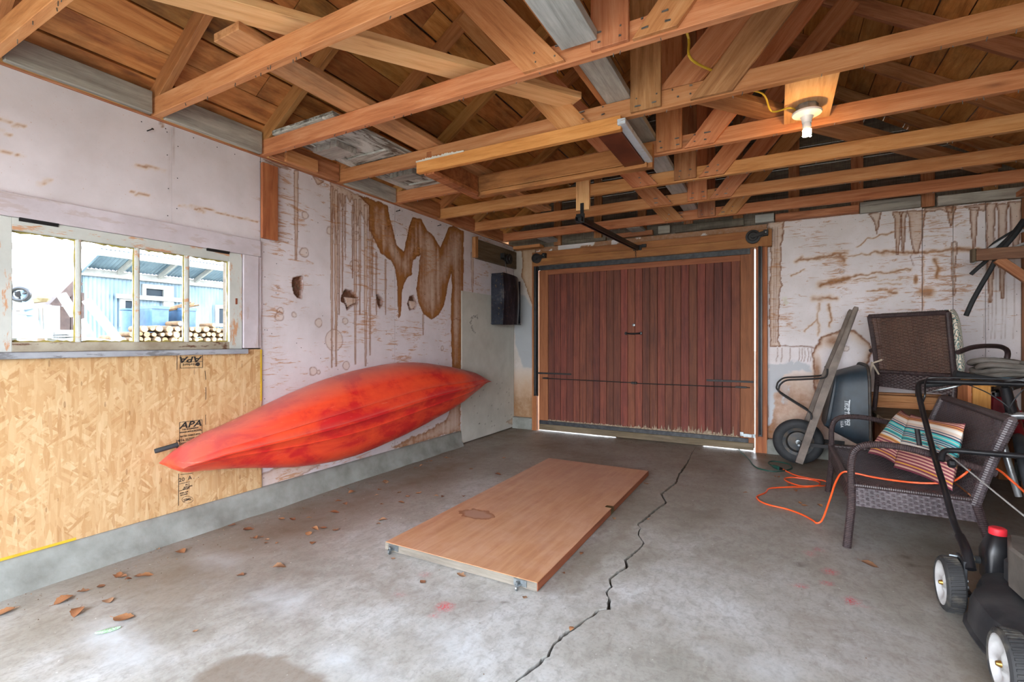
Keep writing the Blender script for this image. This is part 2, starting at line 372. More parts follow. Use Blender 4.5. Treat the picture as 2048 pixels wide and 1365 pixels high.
def make_floor():
    ys = np.arange(-1.2, 5.56, .02); mp = np.array(mono)
    xc = np.interp(ys, mp[:, 1], mp[:, 0]) + (vnoise(ys * 60, ys * 0, 4) - .5) * .008
    w = .002 + .0065 * vnoise(ys * 9, ys * 0, 8) ** 1.3 + .002 * vnoise(ys * 45, ys * 0, 2); w = w * np.clip((5.4 - ys) / 1.2, .25, 1)
    nL, nR = 118, 108; rows = []
    tl, tr = np.linspace(0, 1, nL - 1), np.linspace(0, 1, nR - 1)
    X, Z = [], []
    for i in range(len(ys)):
        l = np.append(-.06 + (xc[i] - w[i] - .006 + .06) * tl, xc[i] - w[i]); r = np.append(xc[i] + w[i], (xc[i] + w[i] + .006) + (4.75 - xc[i] - w[i] - .006) * tr)
        X.append(np.concatenate([l, [xc[i] - w[i] * .7, xc[i] + w[i] * .7], r])); Z.append(np.concatenate([l * 0, [-.03, -.03], r * 0]))
    X, Z = np.array(X), np.array(Z); Y = np.repeat(ys[:, None], X.shape[1], 1)
    F = Field(X, Y, lambda u, v: (onZ(u, v).x, onZ(u, v).y))
    f = F.ch
    nb = fbm(X * 2.2, Y * 2.2, 21)
    f[..., 0] = np.clip((1.05 - X) / .6, 0, 1) * np.clip((Y - .55) / .5, 0, 1) * (.45 + .75 * nb)          # dusty band along the wall
    f[..., 0] = np.maximum(f[..., 0], np.clip((Y - 2.2) / 2.2, 0, 1) * .75 * (.45 + nb))                   # browner towards the door
    f[..., 0] = np.maximum(f[..., 0], np.clip((X - 2.6) / 1.0, 0, 1) * .65 * (.35 + fbm(X * 1.5, Y * 3, 33)))
    def soft(px, k, amt, s, warp=2.0): F.mx(k, amt * np.clip(-sdpoly(X + F.wa * warp, Y + F.wb * warp, [F.un(*p) for p in px]) / s + .4, 0, 1))
    soft([(380, 1380), (400, 1345), (430, 1325), (470, 1312), (525, 1305), (565, 1312), (600, 1335), (650, 1352), (660, 1390)], 0, .75, .02)
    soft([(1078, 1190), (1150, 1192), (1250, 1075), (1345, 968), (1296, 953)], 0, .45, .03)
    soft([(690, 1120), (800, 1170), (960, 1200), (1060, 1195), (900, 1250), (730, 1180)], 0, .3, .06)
    soft([(515, 1105), (560, 1098), (540, 1112), (508, 1112)], 0, .5, .01)
    for u, v, a, b, k in [(890, 1214, 26, 16, .9), (868, 1232, 14, 8, .5), (1703, 1203, 17, 10, 1), (1654, 1167, 14, 6, .8), (1660, 1144, 16, 8, .9), (1620, 1108, 14, 8, .5), (1637, 1100, 10, 6, .6),
                          (1595, 1172, 12, 5, .7), (1612, 1175, 9, 5, .6), (850, 1150, 18, 9, .35), (800, 1190, 20, 8, .25), (1735, 1215, 10, 4, .4)]: F.blob(1, u, v, a, b, k, .7)
    for u, v, a, b, k in [(240, 1290, 240, 90, .8), (560, 1200, 160, 60, .6), (700, 1330, 160, 60, .55), (900, 1290, 140, 60, .4), (1500, 1330, 160, 40, .35), (430, 1120, 130, 40, .4)]: F.blob(2, u, v, a, b, k, .9)
    for u, v, a, b in [(1812, 1115, 13, 5), (1825, 1131, 13, 5), (1010, 1206, 6, 3), (958, 1204, 6, 4), (1600, 1130, 14, 6)]: F.blob(3, u, v, a, b, .6, .5)
    f[:, nL, 3] = 1; f[:, nL + 1, 3] = 1; f[:, nL - 1, 3] = .0
    V = np.stack([X, Y, Z], -1).reshape(-1, 3); nc = X.shape[1]; idx = np.arange(len(V)).reshape(len(ys), nc)
    q = np.stack([idx[:-1, :-1], idx[:-1, 1:], idx[1:, 1:], idx[1:, :-1]], -1).reshape(-1, 4)
    me = bpy.data.meshes.new('floor'); me.from_pydata(V.tolist(), [], q.tolist())
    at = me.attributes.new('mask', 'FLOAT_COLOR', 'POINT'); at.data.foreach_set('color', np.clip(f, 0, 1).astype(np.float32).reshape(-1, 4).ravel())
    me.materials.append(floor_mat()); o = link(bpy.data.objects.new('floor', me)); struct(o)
    me.shade_flat()
make_floor()
gr = NT('yard_ground'); gv = gr.vec(rand=False)
M['ground'] = gr.out(gr.ramp(gr.noise(gv, 1.5, 6, .6), (.35, rgb('8d8672')), (.65, rgb('b3ac9a'))), .9)
g = MB(); g.box(-60, 60, -60, 60, -.3, -.06); struct(g.build('ground', M['ground']))

wf_ = MB(); wf_.prism([(-.35, 2.06), (4.97, 2.06), (4.97, 2.2), (2.31, 3.98), (-.35, 2.2)], .9, 1.0, Matrix.Rotation(R(90), 4, 'X')); wf_.box(-.14, .22, -1.0, -.9, -.05, 2.06); wf_.box(4.42, 4.76, -1.0, -.9, -.05, 2.06)
struct(wf_.build('wall_front', M['dirtywood']))
# ------------------------------------------------------------------ left wall
WALLC = dict(base=rgb('dad2d7'), base2=rgb('c9c0c3'), stain=rgb('94602f'), edge=rgb('74401a'), scuffc=rgb('b27c4c'))
M['panel_l'] = panel_mat('painted_hardboard', ch4=rgb('613619'), axis='x', along='y', **WALLC)
M['panel_b'] = panel_mat('painted_hardboard_stained', ch4=rgb('b9bcc2'), axis='y', along='x', **{**WALLC, 'base': rgb('e4dee2'), 'base2': rgb('d2cbcb')})
M['white'] = panel_mat('white_hardboard', rgb('c9c8c0'), rgb('b4b3aa'), rgb('7a5a3c'), rgb('26211d'), rgb('8c8a84'), rgb('8a8a84'), 'x')
wl_ = MB()
for y0, y1, z0, z1 in [(-1.2, .72, -.05, 2.25), (1.75, 5.45, -.05, 2.25), (.72, 1.75, -.05, 1.06), (.72, 1.75, 1.585, 2.25)]: wl_.box(-.14, -.03, y0, y1, z0, z1)
wall_left = struct(wl_.build('wall_left', M['dirtywood']))
C5 = lambda pts: crop(.3663, 500, 300, pts)
BIG = C5([(590, 250), (700, 285), (748, 305), (768, 400), (800, 520), (840, 560), (868, 430), (890, 370), (935, 380), (965, 440), (1000, 470), (1040, 540), (1085, 425), (1110, 415), (1166, 445),
          (1163, 800), (1150, 1195), (1105, 1190), (1100, 1000), (1098, 860), (1105, 740), (1100, 665), (1080, 740), (1060, 840), (1030, 900), (990, 925), (950, 900), (920, 830), (910, 760), (925, 660), (930, 568),
          (890, 600), (880, 680), (850, 705), (830, 760), (822, 900), (810, 918), (808, 800), (805, 720), (795, 650), (770, 600), (720, 570), (680, 490), (650, 430), (650, 300)])
def stains_left(F):
    rng = random.Random(5)
    F.ch[..., 3] = np.clip((F.A - 1.7) / .3, .2, 1.08)
    if F.A.max() > 1.95:
        F.poly(BIG, 1.5, .9)
        top = C5([(440, 178), (590, 245), (655, 300), (640, 420), (600, 330), (585, 420), (560, 262), (545, 285), (530, 250), (505, 330), (490, 250), (470, 520), (455, 300), (445, 400)])
        F.poly(top, .5, .7, .005)
        for x, y0, y1, w in [(447, 200, 1190, 7), (470, 220, 1180, 9), (487, 240, 900, 5), (505, 240, 780, 4), (575, 270, 1170, 8), (600, 270, 900, 6), (632, 300, 1180, 10), (655, 420, 1120, 6), (668, 440, 800, 4), (690, 560, 900, 4), (740, 600, 900, 4),
                             (945, 900, 1010, 4), (560, 300, 700, 4), (520, 250, 600, 3), (1215, 560, 780, 8)]:
            (u, v0), (_, v1) = C5([(x, y0), (x, y1)]); F.drip(u, v0, v1, w * .3663 * .9, .38, .8)
        (u, v0), (_, v1) = C5([(252, 112), (248, 600)]); F.drip(u, v0, v1, 4, .4, .8)
        F.poly(C5([(345, 145), (405, 172), (385, 180), (368, 190), (358, 165)]), .5, .8, .005)
        F.poly(C5([(75, 52), (160, 80), (225, 108), (200, 104), (150, 92)]), .4, .8, .005)
        for x, y, r in [(300, 355, 20), (578, 430, 26), (580, 470, 26), (575, 635, 34), (375, 945, 22), (460, 1040, 58), (520, 935, 18), (525, 1180, 24), (1050, 1085, 12), (155, 750, 8), (345, 1210, 24), (295, 560, 26), (375, 1215, 12), (165, 880, 20), (240, 900, 14), (435, 440, 20), (880, 610, 10), (160, 910, 24)]:
            (u, v), = C5([(x, y)]); F.ring(u, v, r * .3663)
        # water marks along the foot
        F.poly([(903, 640), (921, 640), (921, 862), (880, 872), (840, 885), (800, 898), (786, 892), (830, 874), (868, 856), (896, 836), (906, 800)], .9, .6, .007, 2.5)
        F.poly([(520, 950), (560, 935), (640, 930), (560, 975), (520, 985)], .35, .6)
    if F.A.min() < 1.5 < F.A.max() or (F.A.max() > 1.3 and F.A.min() < 1.3):
        F.line([(341, 248), (341, 385)], .0035, 1, .6); F.line([(346, 250), (346, 330)], .0035, 1, .5); F.drip(325, 243, 255, 3, .4, .8); F.mx(0, 0)
    for px in [[(0, 240), (48, 254)], [(0, 262), (24, 270)], [(0, 300), (40, 312)], [(75, 365), (100, 362)], [(270, 332), (330, 344)], [(360, 410), (410, 425)], [(380, 412), (515, 445)], [(265, 385), (300, 392)]]: F.line(px, .004, 0, .8, 1.5)
holes_px = [C5([(238, 700), (262, 690), (286, 692), (286, 760), (280, 812), (262, 808), (240, 785), (232, 730)]),
            C5([(500, 800), (520, 760), (555, 768), (592, 810), (585, 840), (560, 850), (530, 875), (520, 845), (498, 825)]),
            C5([(688, 795), (702, 792), (724, 815), (722, 845), (708, 865), (696, 840)]),
            C5([(870, 800), (895, 795), (912, 835), (900, 870), (872, 875), (860, 840)])]
def holes_left(F):
    h = np.zeros(F.A.shape)
    for k, px in enumerate(holes_px):
        sd = sdpoly(F.A + F.wa * .6, F.B + F.wb * .6, [F.un(*p) for p in px]); m = sd < 0
        h = np.where(m, .022 + .012 * fbm(F.A * 60, F.B * 60, k), h)
        if k in (1, 3):  # torn flap of board still hanging inside
            c = np.mean([F.un(*p) for p in px], 0); fl = (F.A - c[0] > -.02 - (F.B - c[1]) * .4) & (F.B - c[1] < .018) & (sd < -.006)
            h = np.where(fl, .012, h); F.mx(2, np.where(m & ~fl, .95, 0)); F.mx(0, np.where(fl, .35, 0))
        else: F.mx(2, np.where(m, .95, 0))
        F.mx(1, .8 * np.exp(-(sd / .006) ** 2))
    return h
for a0, a1, b0, b1, st, hl in [(-1.2, 1.3925, 1.60, 2.253, .011, None), (1.3933, 1.903, 1.60, 2.253, .009, None), (-1.2, .66, 1.0, 1.597, .02, None), (1.80, 1.903, 1.035, 1.597, .009, None),
                               (1.908, 3.134, .14, 2.253, .0062, holes_left), (3.139, 4.10, .14, 2.253, .0066, holes_left), (4.104, 5.268, .14, 2.253, .011, None)]:
    sheet('wall_panel', M['panel_l'], wall_left, 'x', 0.0, a0, a1, b0, b1, st, .012, stains_left, hl)
def white_fn(F):
    F.ch[..., 3] = .25
    rng = random.Random(2)
    for k in range(26):
        a = R(100 + k * 8.5); F.blob(1, 950 + 8 * math.cos(a) + rng.uniform(-2, 2), 648 + 16 * math.sin(a) + rng.uniform(-2, 2), 1.5, 1.8, 1, .9)
    for k in range(26): F.blob(1, rng.uniform(940, 1026), rng.uniform(760, 860), 1.1, 1.6, .9, .9)
    F.poly([(1012, 845), (1028, 835), (1029, 852)], .6, .4)
sheet('white_panel', M['white'], wall_left, 'x', .012, 4.125, 5.25, .012, 1.605, .012, .011, white_fn)
# chipboard sheet under the window, its stamps
def osb_mat():
    t = NT('oriented_strand_board'); v = t.vec(rand=False)
    col = None
    for k, (an, sc) in enumerate([(20, 1.1), (75, 1.25), (-40, 1.4), (130, 1.0), (50, 1.5), (0, 1.3)]):
        mp = t.n('Mapping', Vector=v, Rotation=(0, 0, R(an)), Location=(k * 3.1, k * 1.7, 0)).outputs[0]
        mp = t.n('Mapping', Vector=mp, Scale=(46 * sc, 7.5 * sc, 1)).outputs[0]
        vo = t.n('TexVoronoi', Vector=mp, Scale=1.0); cc = t.n('SeparateColor', Color=vo.outputs['Color'])
        mp2 = t.n('Mapping', Vector=mp, Scale=(5, .4, 1)).outputs[0]; gn = t.noise(mp2, 2.5, 3)
        cl = t.ramp(t.math('MULTIPLY_ADD', gn, .35, t.math('MULTIPLY', cc.outputs[0], .65)), (.12, rgb('a3764a')), (.3, rgb('ba9162')), (.6, rgb('c5a276')), (.9, rgb('d3b78f')))
        if col is None: col = cl
        else: col = t.mix(t.math('GREATER_THAN', cc.outputs[1], .62), col, cl)
    dk = t.n('TexVoronoi', Vector=t.n('Mapping', Vector=v, Rotation=(0, 0, R(55)), Scale=(26, 7, 1)).outputs[0], Scale=1.0)
    col = t.mix(t.math('MULTIPLY', t.math('LESS_THAN', dk.outputs[0], .11), .6), col, rgb('6d4526'))
    n = t.noise(v, 2.0, 4); col = t.mix(t.ramp(n, (.6, 0.0), (.75, .3)), col, rgb('a77a4a'))
    fk = t.n('TexVoronoi', Vector=t.n('Mapping', Vector=v, Rotation=(0, 0, R(-25)), Scale=(70, 14, 1)).outputs[0], Scale=1.0); fc = t.n('SeparateColor', Color=fk.outputs['Color']).outputs[0]
    col = t.mix(.3, col, t.ramp(fc, (.0, rgb('b08a5c')), (.5, rgb('c7a377')), (1.0, rgb('d6ba92'))))
    t.bump(t.noise(v, 50, 4), .2, .004); return t.out(col, .6)
M['osb'] = osb_mat()
M['ink'] = plain('stamp_ink', rgb('2a231f'), .8)
M['yellowedge'] = plain('yellow_edge_paint', rgb('d9b32c'), .7)
osb = plate('chipboard_panel', .0, .014, -.535, 1.905, .148, 1.028, M['osb'], wall_left, bevel=.001)
plate('edge_paint', .014, .0147, 1.895, 1.9055, .70, 1.025, M['yellowedge'], osb, 0); plate('edge_paint', .014, .0147, .2, .98, .149, .161, M['yellowedge'], osb, 0)
def text(name, body, m, parent, Mx, size, align='CENTER', bold=0.0, shear=0.0, sx=1.0):
    cu = bpy.data.curves.new(name, 'FONT'); cu.body = body; cu.size = size; cu.align_x = align; cu.align_y = 'CENTER'; cu.extrude = .0004; cu.offset = bold; cu.shear = shear; cu.resolution_u = 2
    tmp = bpy.data.objects.new('t', cu); COL.objects.link(tmp); dg = bpy.context.evaluated_depsgraph_get(); me = bpy.data.meshes.new_from_object(tmp.evaluated_get(dg)); bpy.data.objects.remove(tmp)
    me.transform(Matrix.Diagonal((sx, 1, 1, 1))); me.name = name; me.materials.clear(); me.materials.append(m); return link(bpy.data.objects.new(name, me), parent, Mx)
def onwall(u, v, roll=0):  # text frame on the left wall: reads along +y, faces +x
    p = onX(u, v, .0146); m = Matrix(((0, 0, 1), (1, 0, 0), (0, 1, 0))).to_4x4(); m = m @ Matrix.Rotation(R(roll), 4, 'Z'); m.translation = p; return m
for u, v, s, b, h, rl in [(381, 850, .046, .0012, .25, 0), (382, 719, .046, .0012, .25, 180)]: text('stamp_lettering', 'APA', M['ink'], osb, onwall(u, v, rl), s, bold=b, shear=h, sx=1.35)
for u, v, s, tx in [(381, 858, .011, 'THE ENGINEERED'), (381, 863, .011, 'WOOD ASSOCIATION'), (381, 871, .012, 'RATED SHEATHING'), (379, 879, .019, '24/16 SIZED FOR'), (375, 886, .015, 'EXPOSURE 1'),
                    (378, 957, .03, '20  A .  .'), (375, 970, .012, 'PS 2'), (376, 974, .011, 'SPACING'), (372, 978, .010, 'PRP-108'), (368, 986, .009, 'SIZED FOR'), (368, 990, .009, 'SPACING'), (375, 1000, .021, 'SIML')]:
    text('stamp_lettering', tx, M['ink'], osb, onwall(u, v), s, bold=.0003)
text('stamp_lettering', 'Norbord', M['ink'], osb, onwall(379, 729.5, 180), .019, bold=.0003)
lw = MB()
def wl(u0, v0, u1, v1, w=.0026): lw.bar(onX(u0, v0, .0146), onX(u1, v1, .0146), w, .0006, (1, 0, 0))
for q in [(359, 845.5, 404, 840), (359, 845.5, 359, 892), (404, 840, 404, 876), (359, 866.5, 404, 861.5), (361, 711, 361, 737), (405, 708, 405, 735.5), (361, 725, 405, 723.5), (361, 737, 405, 735.5), (410, 742, 411.5, 760), (411.5, 775, 411.5, 800), (411, 830, 411, 850),
          (357.5, 948, 357, 1012), (361, 950, 385, 947), (357, 969, 380, 964), (357, 983, 376, 978), (354, 710, 354, 740)]: wl(*q)
lw.lathe([(0, 0), (.011, 0), (.011, .0006), (0, .0006)], 16, onwall(395.5, 729)); lw.tube([onX(375 + 11 * math.cos(a), 1000 + 7 * math.sin(a), .0148) for a in np.linspace(0, 6.1, 20)], .0009, 4)
lw.build('stamp_border', M['ink'], osb)
# concrete curb under the left wall
M['curb'] = plain('curb_concrete', rgb('8f918c'), .8, 0, rgb('6f6f68'), 6, .35, .7, .4)
cb = MB(); ys = np.arange(-1.2, 4.131, .06); rows = []
for y in ys:
    nz = float(fbm(np.array([y * 4.0]), np.array([1.0]), 2)[0]); n2 = float(fbm(np.array([y * 9.0]), np.array([5.0]), 6)[0])
    rows.append([Vector((-.1, y, -.02)), Vector((-.1, y, .147)), Vector((.016, y, .147)), Vector((.026, y, .14)), Vector((.03 + .008 * nz, y, .10)), Vector((.034 + .010 * n2, y, .05)), Vector((.04 + .022 * nz, y, .028 + .02 * n2)), Vector((.055 + .03 * nz, y, -.01))])
cb.grid(rows); cb.add(rows[0], [tuple(range(8))]); cb.add(rows[-1], [tuple(range(8))])
struct(cb.build('baseboard_left', M['curb'], smooth=True, ang=60))
# ------------------------------------------------------------------ window
def paint_mat(name, c, c2, rot, amt=.5):
    t = NT(name); v = t.vec(); n = t.noise(v, 5, 6, .65); col = t.ramp(n, (.35, c), (.65, c2))
    p = t.noise(t.vec((1.5, 6, 6)), 3.2, 6, .7); col = t.mix(t.math('MULTIPLY', t.ramp(p, (.55, 0.0), (.60, 1.0)), amt), col, rot)
    t.bump(t.noise(v, 40, 4), .15, .003); return t.out(col, .55)
M['trim'] = paint_mat('lilac_white_paint', rgb('cbc2c9'), rgb('b9afb4'), rgb('a58c7c'), .35)
M['sash'] = paint_mat('cream_paint_peeling', rgb('c5c6c1'), rgb('b4b6b1'), rgb('bd8558'), .85)
M['rot'] = paint_mat('rotten_sill_paint', rgb('b2aa99'), rgb('8d7f6c'), rgb('59341f'), .95)
M['sill'] = paint_mat('blue_grey_sill_paint', rgb('a8abb2'), rgb('8d9097'), rgb('4b4745'), .6)
M['putty'] = plain('yellow_putty', rgb('a99a4e'), .8, 0, rgb('817746'), 30)
gl = NT('window_glass'); gt = gl.t.nodes.new('ShaderNodeBsdfTransparent'); gg = gl.t.nodes.new('ShaderNodeBsdfGlossy'); gg.inputs['Roughness'].default_value = .02
mx = gl.t.nodes.new('ShaderNodeMixShader'); lwn = gl.t.nodes.new('ShaderNodeFresnel'); lwn.inputs[0].default_value = 1.4
gl.t.links.new(lwn.outputs[0], mx.inputs[0]); gl.t.links.new(gt.outputs[0], mx.inputs[1]); gl.t.links.new(gg.outputs[0], mx.inputs[2]); gl.t.links.new(mx.outputs[0], gl.t.nodes['Material Output'].inputs[0])
M['glass'] = gl.m
win = bpy.data.objects.new('window_1', None); link(win, None, Matrix.Translation((0, 1.23, 1.03))); struct(win)
plate('sash_stile', -.03, .010, .690, .767, 1.032, 1.613, M['sash'], win); plate('sash_stile', -.03, .010, 1.702, 1.779, 1.032, 1.613, M['sash'], win)
plate('sash_rail', -.03, .010, .767, 1.702, 1.558, 1.613, M['sash'], win); plate('sash_rail', -.03, .010, .767, 1.702, 1.032, 1.075, M['rot'], win)
pane_y = [(.767, .985), (1.003, 1.222), (1.241, 1.459), (1.480, 1.702)]
for (a, b), (c, d) in zip(pane_y[:-1], pane_y[1:]):
    mb = MB(); mb.box(-.03, .004, b, c, 1.075, 1.558); mb.box(-.018, .010, (b + c) / 2 - .004, (b + c) / 2 + .004, 1.075, 1.558); mb.build('muntin', M['sash'], win)
for a, b in pane_y:
    p = plate('glass_pane', -.016, -.013, a - .003, b + .003, 1.072, 1.561, M['glass'], win, 0)
    mb = MB(); rng = random.Random(int(a * 100))
    for e in range(4):
        n = 14; base = []
        for i in range(n + 1):
            f = i / n; w = rng.uniform(.002, .011)
            if e == 0: base.append(((a + (b - a) * f, 1.075), (a + (b - a) * f, 1.075 + w)))
            if e == 1: base.append(((a + (b - a) * f, 1.558), (a + (b - a) * f, 1.558 - w)))
            if e == 2: base.append(((a, 1.075 + .483 * f), (a + w * .7, 1.075 + .483 * f)))
            if e == 3: base.append(((b, 1.075 + .483 * f), (b - w * .7, 1.075 + .483 * f)))
        mb.grid([[Vector((-.0125, *q[0])) for q in base], [Vector((-.0095, *q[0])) for q in base], [Vector((-.0125, *q[1])) for q in base]])
    mb.build('putty', M['putty'], p)
plate('window_sill', -.1, .045, .6, 1.80, 1.002, 1.031, M['sill'], win, .004)
for u in (436, 78):
    p = onX(u, 505 if u > 100 else 443, .012); mb = MB(); mb.box(.011, .016, p.y - .065, p.y + .065, 1.600, 1.618); mb.tube([(.016, p.y - .065, 1.613), (.016, p.y + .065, 1.613)], .005, 8); mb.build('hinge', M['black'], win)
mb = MB(); q = onX(473, 603, .012); mb.box(.010, .013, q.y - .006, q.y + .006, q.z - .018, q.z + .018); mb.build('latch_plate', M['redwood_pale'], win, bevel=.001)
struct(plate('trim_1', .0, .02, .53, 1.895, 1.614, 1.716, M['trim'])); struct(plate('trim_2', .0, .02, 1.784, 1.880, 1.036, 1.613, M['trim'])); struct(plate('trim_3', .0, .012, 1.882, 1.904, 1.036, 1.612, M['trim']))
struct(plate('trim_4', .0, .02, .53, .686, 1.036, 1.613, M['trim']))
# ------------------------------------------------------------------ back wall, gable
bw = MB()
for x0, x1, z0, z1 in [(-.14, .30, -.05, 2.18), (2.74, 4.76, -.05, 2.18), (.30, 2.74, 2.0, 2.18)]: bw.box(x0, x1, 5.29, 5.40, z0, z1)
wall_back = struct(bw.build('wall_back', M['dirtywood']))
C7 = lambda pts: crop(.3663, 1500, 400, pts)
C6 = lambda pts: crop(.381, 1000, 420, pts)
def stains_right(F):
    F.ch[..., 3] = np.clip((F.B - .9) / .3, .5, 1.15)
    F.poly(C7([(92, 118), (186, 112), (170, 250), (165, 440), (177, 465), (160, 505), (153, 770), (172, 800), (112, 803), (107, 500), (116, 300), (108, 180)]), .5, 1)
    for x in (120, 138, 150): F.line(C7([(x, 150), (x - 6, 420), (x - 10, 780)]), .004, 1, .6)
    F.poly(C7([(648, 78), (718, 66), (702, 130), (694, 190), (680, 120)]), .4, 1)
    for x0, x1, y0, y1 in [(790, 822, 66, 300), (826, 846, 66, 290), (868, 950, 60, 290), (1082, 1112, 40, 140), (1205, 1240, 40, 270), (1290, 1335, 20, 560), (1355, 1400, 20, 540), (1420, 1480, 10, 300)]:
        m = (x0 + x1) / 2; h = (x1 - x0) / 2
        F.poly(C7([(x0 - 12, y0), (x1 + 12, y0), (x1, y0 + 40), (m + h * .8, y0 + (y1 - y0) * .6), (m + h * .25, y1), (m - h * .25, y1), (m - h * .8, y0 + (y1 - y0) * .6), (x0, y0 + 40)]), .42, 1, .006, .5)
    F.poly(C7([(950, 48), (1110, 30), (1100, 70), (1075, 62), (1030, 52), (960, 66)]), .35, .9); F.poly(C7([(1170, 34), (1290, 22), (1280, 55), (1215, 60)]), .35, .9)
    F.line(C7([(885, 300), (875, 310), (893, 360)]), .004, 1, .7); F.line(C7([(893, 320), (945, 312)]), .004, 1, .6)
    F.poly(C7([(1100, 300), (1100, 240), (1115, 226), (1132, 245), (1125, 300), (1116, 520), (1106, 520)]), .25, .9, .005)
    for x in (1280, 1300, 1320, 1340, 1375, 1395, 1440): F.line(C7([(x, 300), (x + 4, 600), (x - 3, 760)]), .0035, 1, .4)
    F.line(C7([(945, 300), (942, 600)]), .006, 0, .7, 1); F.blob(0, *C7([(965, 505)])[0], 22, 14, .8, .6); F.blob(0, *C7([(905, 435)])[0], 6, 12, .9, .5); F.line(C7([(1008, 325), (1024, 370), (1020, 425)]), .014, 0, .9, 1.5)
    for px, w, a in [([(390, 465), (470, 445), (540, 428)], .022, .9), ([(470, 440), (640, 405), (760, 395), (880, 380)], .008, .8), ([(270, 330), (400, 312), (520, 290)], .012, .8), ([(490, 300), (510, 330)], .02, .8), ([(250, 340), (290, 316)], .012, .7),
                     ([(690, 285), (860, 292), (1100, 272), (1250, 268)], .012, .8), ([(580, 260), (640, 215), (720, 190), (780, 178)], .005, .8), ([(330, 325), (560, 305), (700, 290)], .006, .7), ([(570, 440), (690, 425)], .006, .7), ([(640, 500), (745, 492)], .006, .8), ([(750, 506), (790, 504)], .012, .9), ([(700, 460), (830, 455)], .004, .6),
                     ([(350, 540), (430, 532)], .02, .6), ([(400, 530), (470, 540)], .012, .8), ([(430, 570), (440, 640), (435, 690)], .008, .8), ([(380, 560), (365, 650), (375, 740)], .008, .6), ([(880, 210), (1060, 195)], .004, .5), ([(1120, 135), (1180, 125)], .004, .7), ([(230, 415), (300, 380)], .005, .7), ([(560, 450), (900, 430)], .003, .5), ([(300, 720), (360, 660)], .006, .7)]:
        F.line(C7(px), w * 1.15, 0, a * 1.1, 1.8)
    F.ring(*C7([(502, 392)])[0], 4); F.ring(*C7([(525, 815)])[0], 5)
    arch = C7([(345, 812), (378, 782), (400, 748), (440, 728), (500, 715), (560, 714), (610, 745), (650, 788), (666, 812), (655, 850), (642, 900), (640, 1050), (352, 1050), (350, 920)])
    sd = sdpoly(F.A + F.wa * 1.6, F.B + F.wb * 1.6, [F.un(*p) for p in arch]); ins = np.clip(-sd / .01 + .5, 0, 1)
    F.ch[..., 3] *= 1 - .7 * ins; F.mx(0, ins * np.exp(np.minimum(sd, 0) / .022) * 1.0); F.mx(1, np.exp(-(sd / .007) ** 2)); F.blob(0, *C7([(450, 770)])[0], 26, 18, .8, .8); F.blob(0, *C7([(365, 950)])[0], 12, 50, .8, .7)
    F.line(C7([(180, 800), (260, 800), (345, 806)]), .006, 1, .9, 1.2)
    for x in (150, 175, 220, 270, 285, 300, 320, 335): F.line(C7([(x, 812), (x + 3, 850), (x - 8, 885)]), .004, 1, .7, 1)
    low = np.clip((.85 - F.B) / .3, 0, 1) * np.clip((3.5 - F.A) / .3, 0, 1); F.mx(0, low * (.35 + .75 * fbm(F.A * 6, F.B * 3, 12)))
    low = np.clip((.55 - F.B) / .3, 0, 1); F.mx(0, low * .6 * fbm(F.A * 9, F.B * 2, 14) * 1.4)
    wp = C7([(85, 900), (150, 900), (230, 876), (330, 905), (330, 935), (240, 935), (190, 950), (170, 1000), (215, 1020), (205, 1110), (180, 1110), (165, 1020), (140, 1050), (130, 1200), (95, 1235), (90, 1100), (82, 1000)])
    sd = sdpoly(F.A + F.wa * 2.5, F.B + F.wb * 2.5, [F.un(*p) for p in wp]); F.mx(2, np.clip(-sd / .02 + .4, 0, 1) * (.35 + .75 * (fbm(F.A * 14, F.B * 5, 31) > .42)))
pb = 5.27
for a0, a1 in [(2.806, 3.966), (3.970, 4.166), (4.169, 4.366), (4.369, 4.575)]:
    sheet('wall_panel', M['panel_b'], wall_back, 'y', pb, a0, a1, .14, 2.222 - .012 * (a0 - 2.8), .0075, .012, stains_right, None, -1)
def stains_top(F):
    F.ch[..., 0] = .85 * (fbm(F.A * 7, F.B * 9, 4) > .42); F.ch[..., 3] = .4
sheet('wall_panel', M['panel_b'], wall_back, 'y', pb, .31, 2.80, 2.10, 2.215, .011, .012, stains_top, None, -1)
def stains_cor(F):
    F.ch[..., 3] = .6
    F.poly(C5([(1480, 540), (1600, 540), (1600, 860), (1545, 850), (1520, 790), (1500, 730), (1482, 690), (1490, 600)]), .8, 1)
    wp = C5([(1470, 790), (1500, 795), (1530, 850), (1560, 860), (1560, 1190), (1490, 1190), (1450, 1060), (1440, 900)])
    F.mx(2, .75 * np.clip(-sdpoly(F.A + F.wa, F.B + F.wb, [F.un(*p) for p in wp]) / .02 + .5, 0, 1))
    F.mx(0, np.clip((.75 - F.B) / .4, 0, 1) * (.4 + .7 * fbm(F.A * 12, F.B * 4, 8)))
M['panel_c'] = panel_mat('painted_hardboard_corner', rgb('bdb4ae'), rgb('a39a92'), rgb('92693f'), rgb('6b3d1d'), rgb('a87a50'), rgb('8f979e'), 'y', along='x')
sheet('wall_panel', M['panel_c'], wall_back, 'y', pb, .002, .300, .14, 2.2, .009, .012, stains_cor, None, -1)
mb = MB(); mb.box(.0, .285, 5.215, 5.30, -.03, .14); mb.box(2.80, 4.62, 5.20, 5.30, -.03, .14)
struct(mb.build('baseboard_back', M['curb'], bevel=.01))
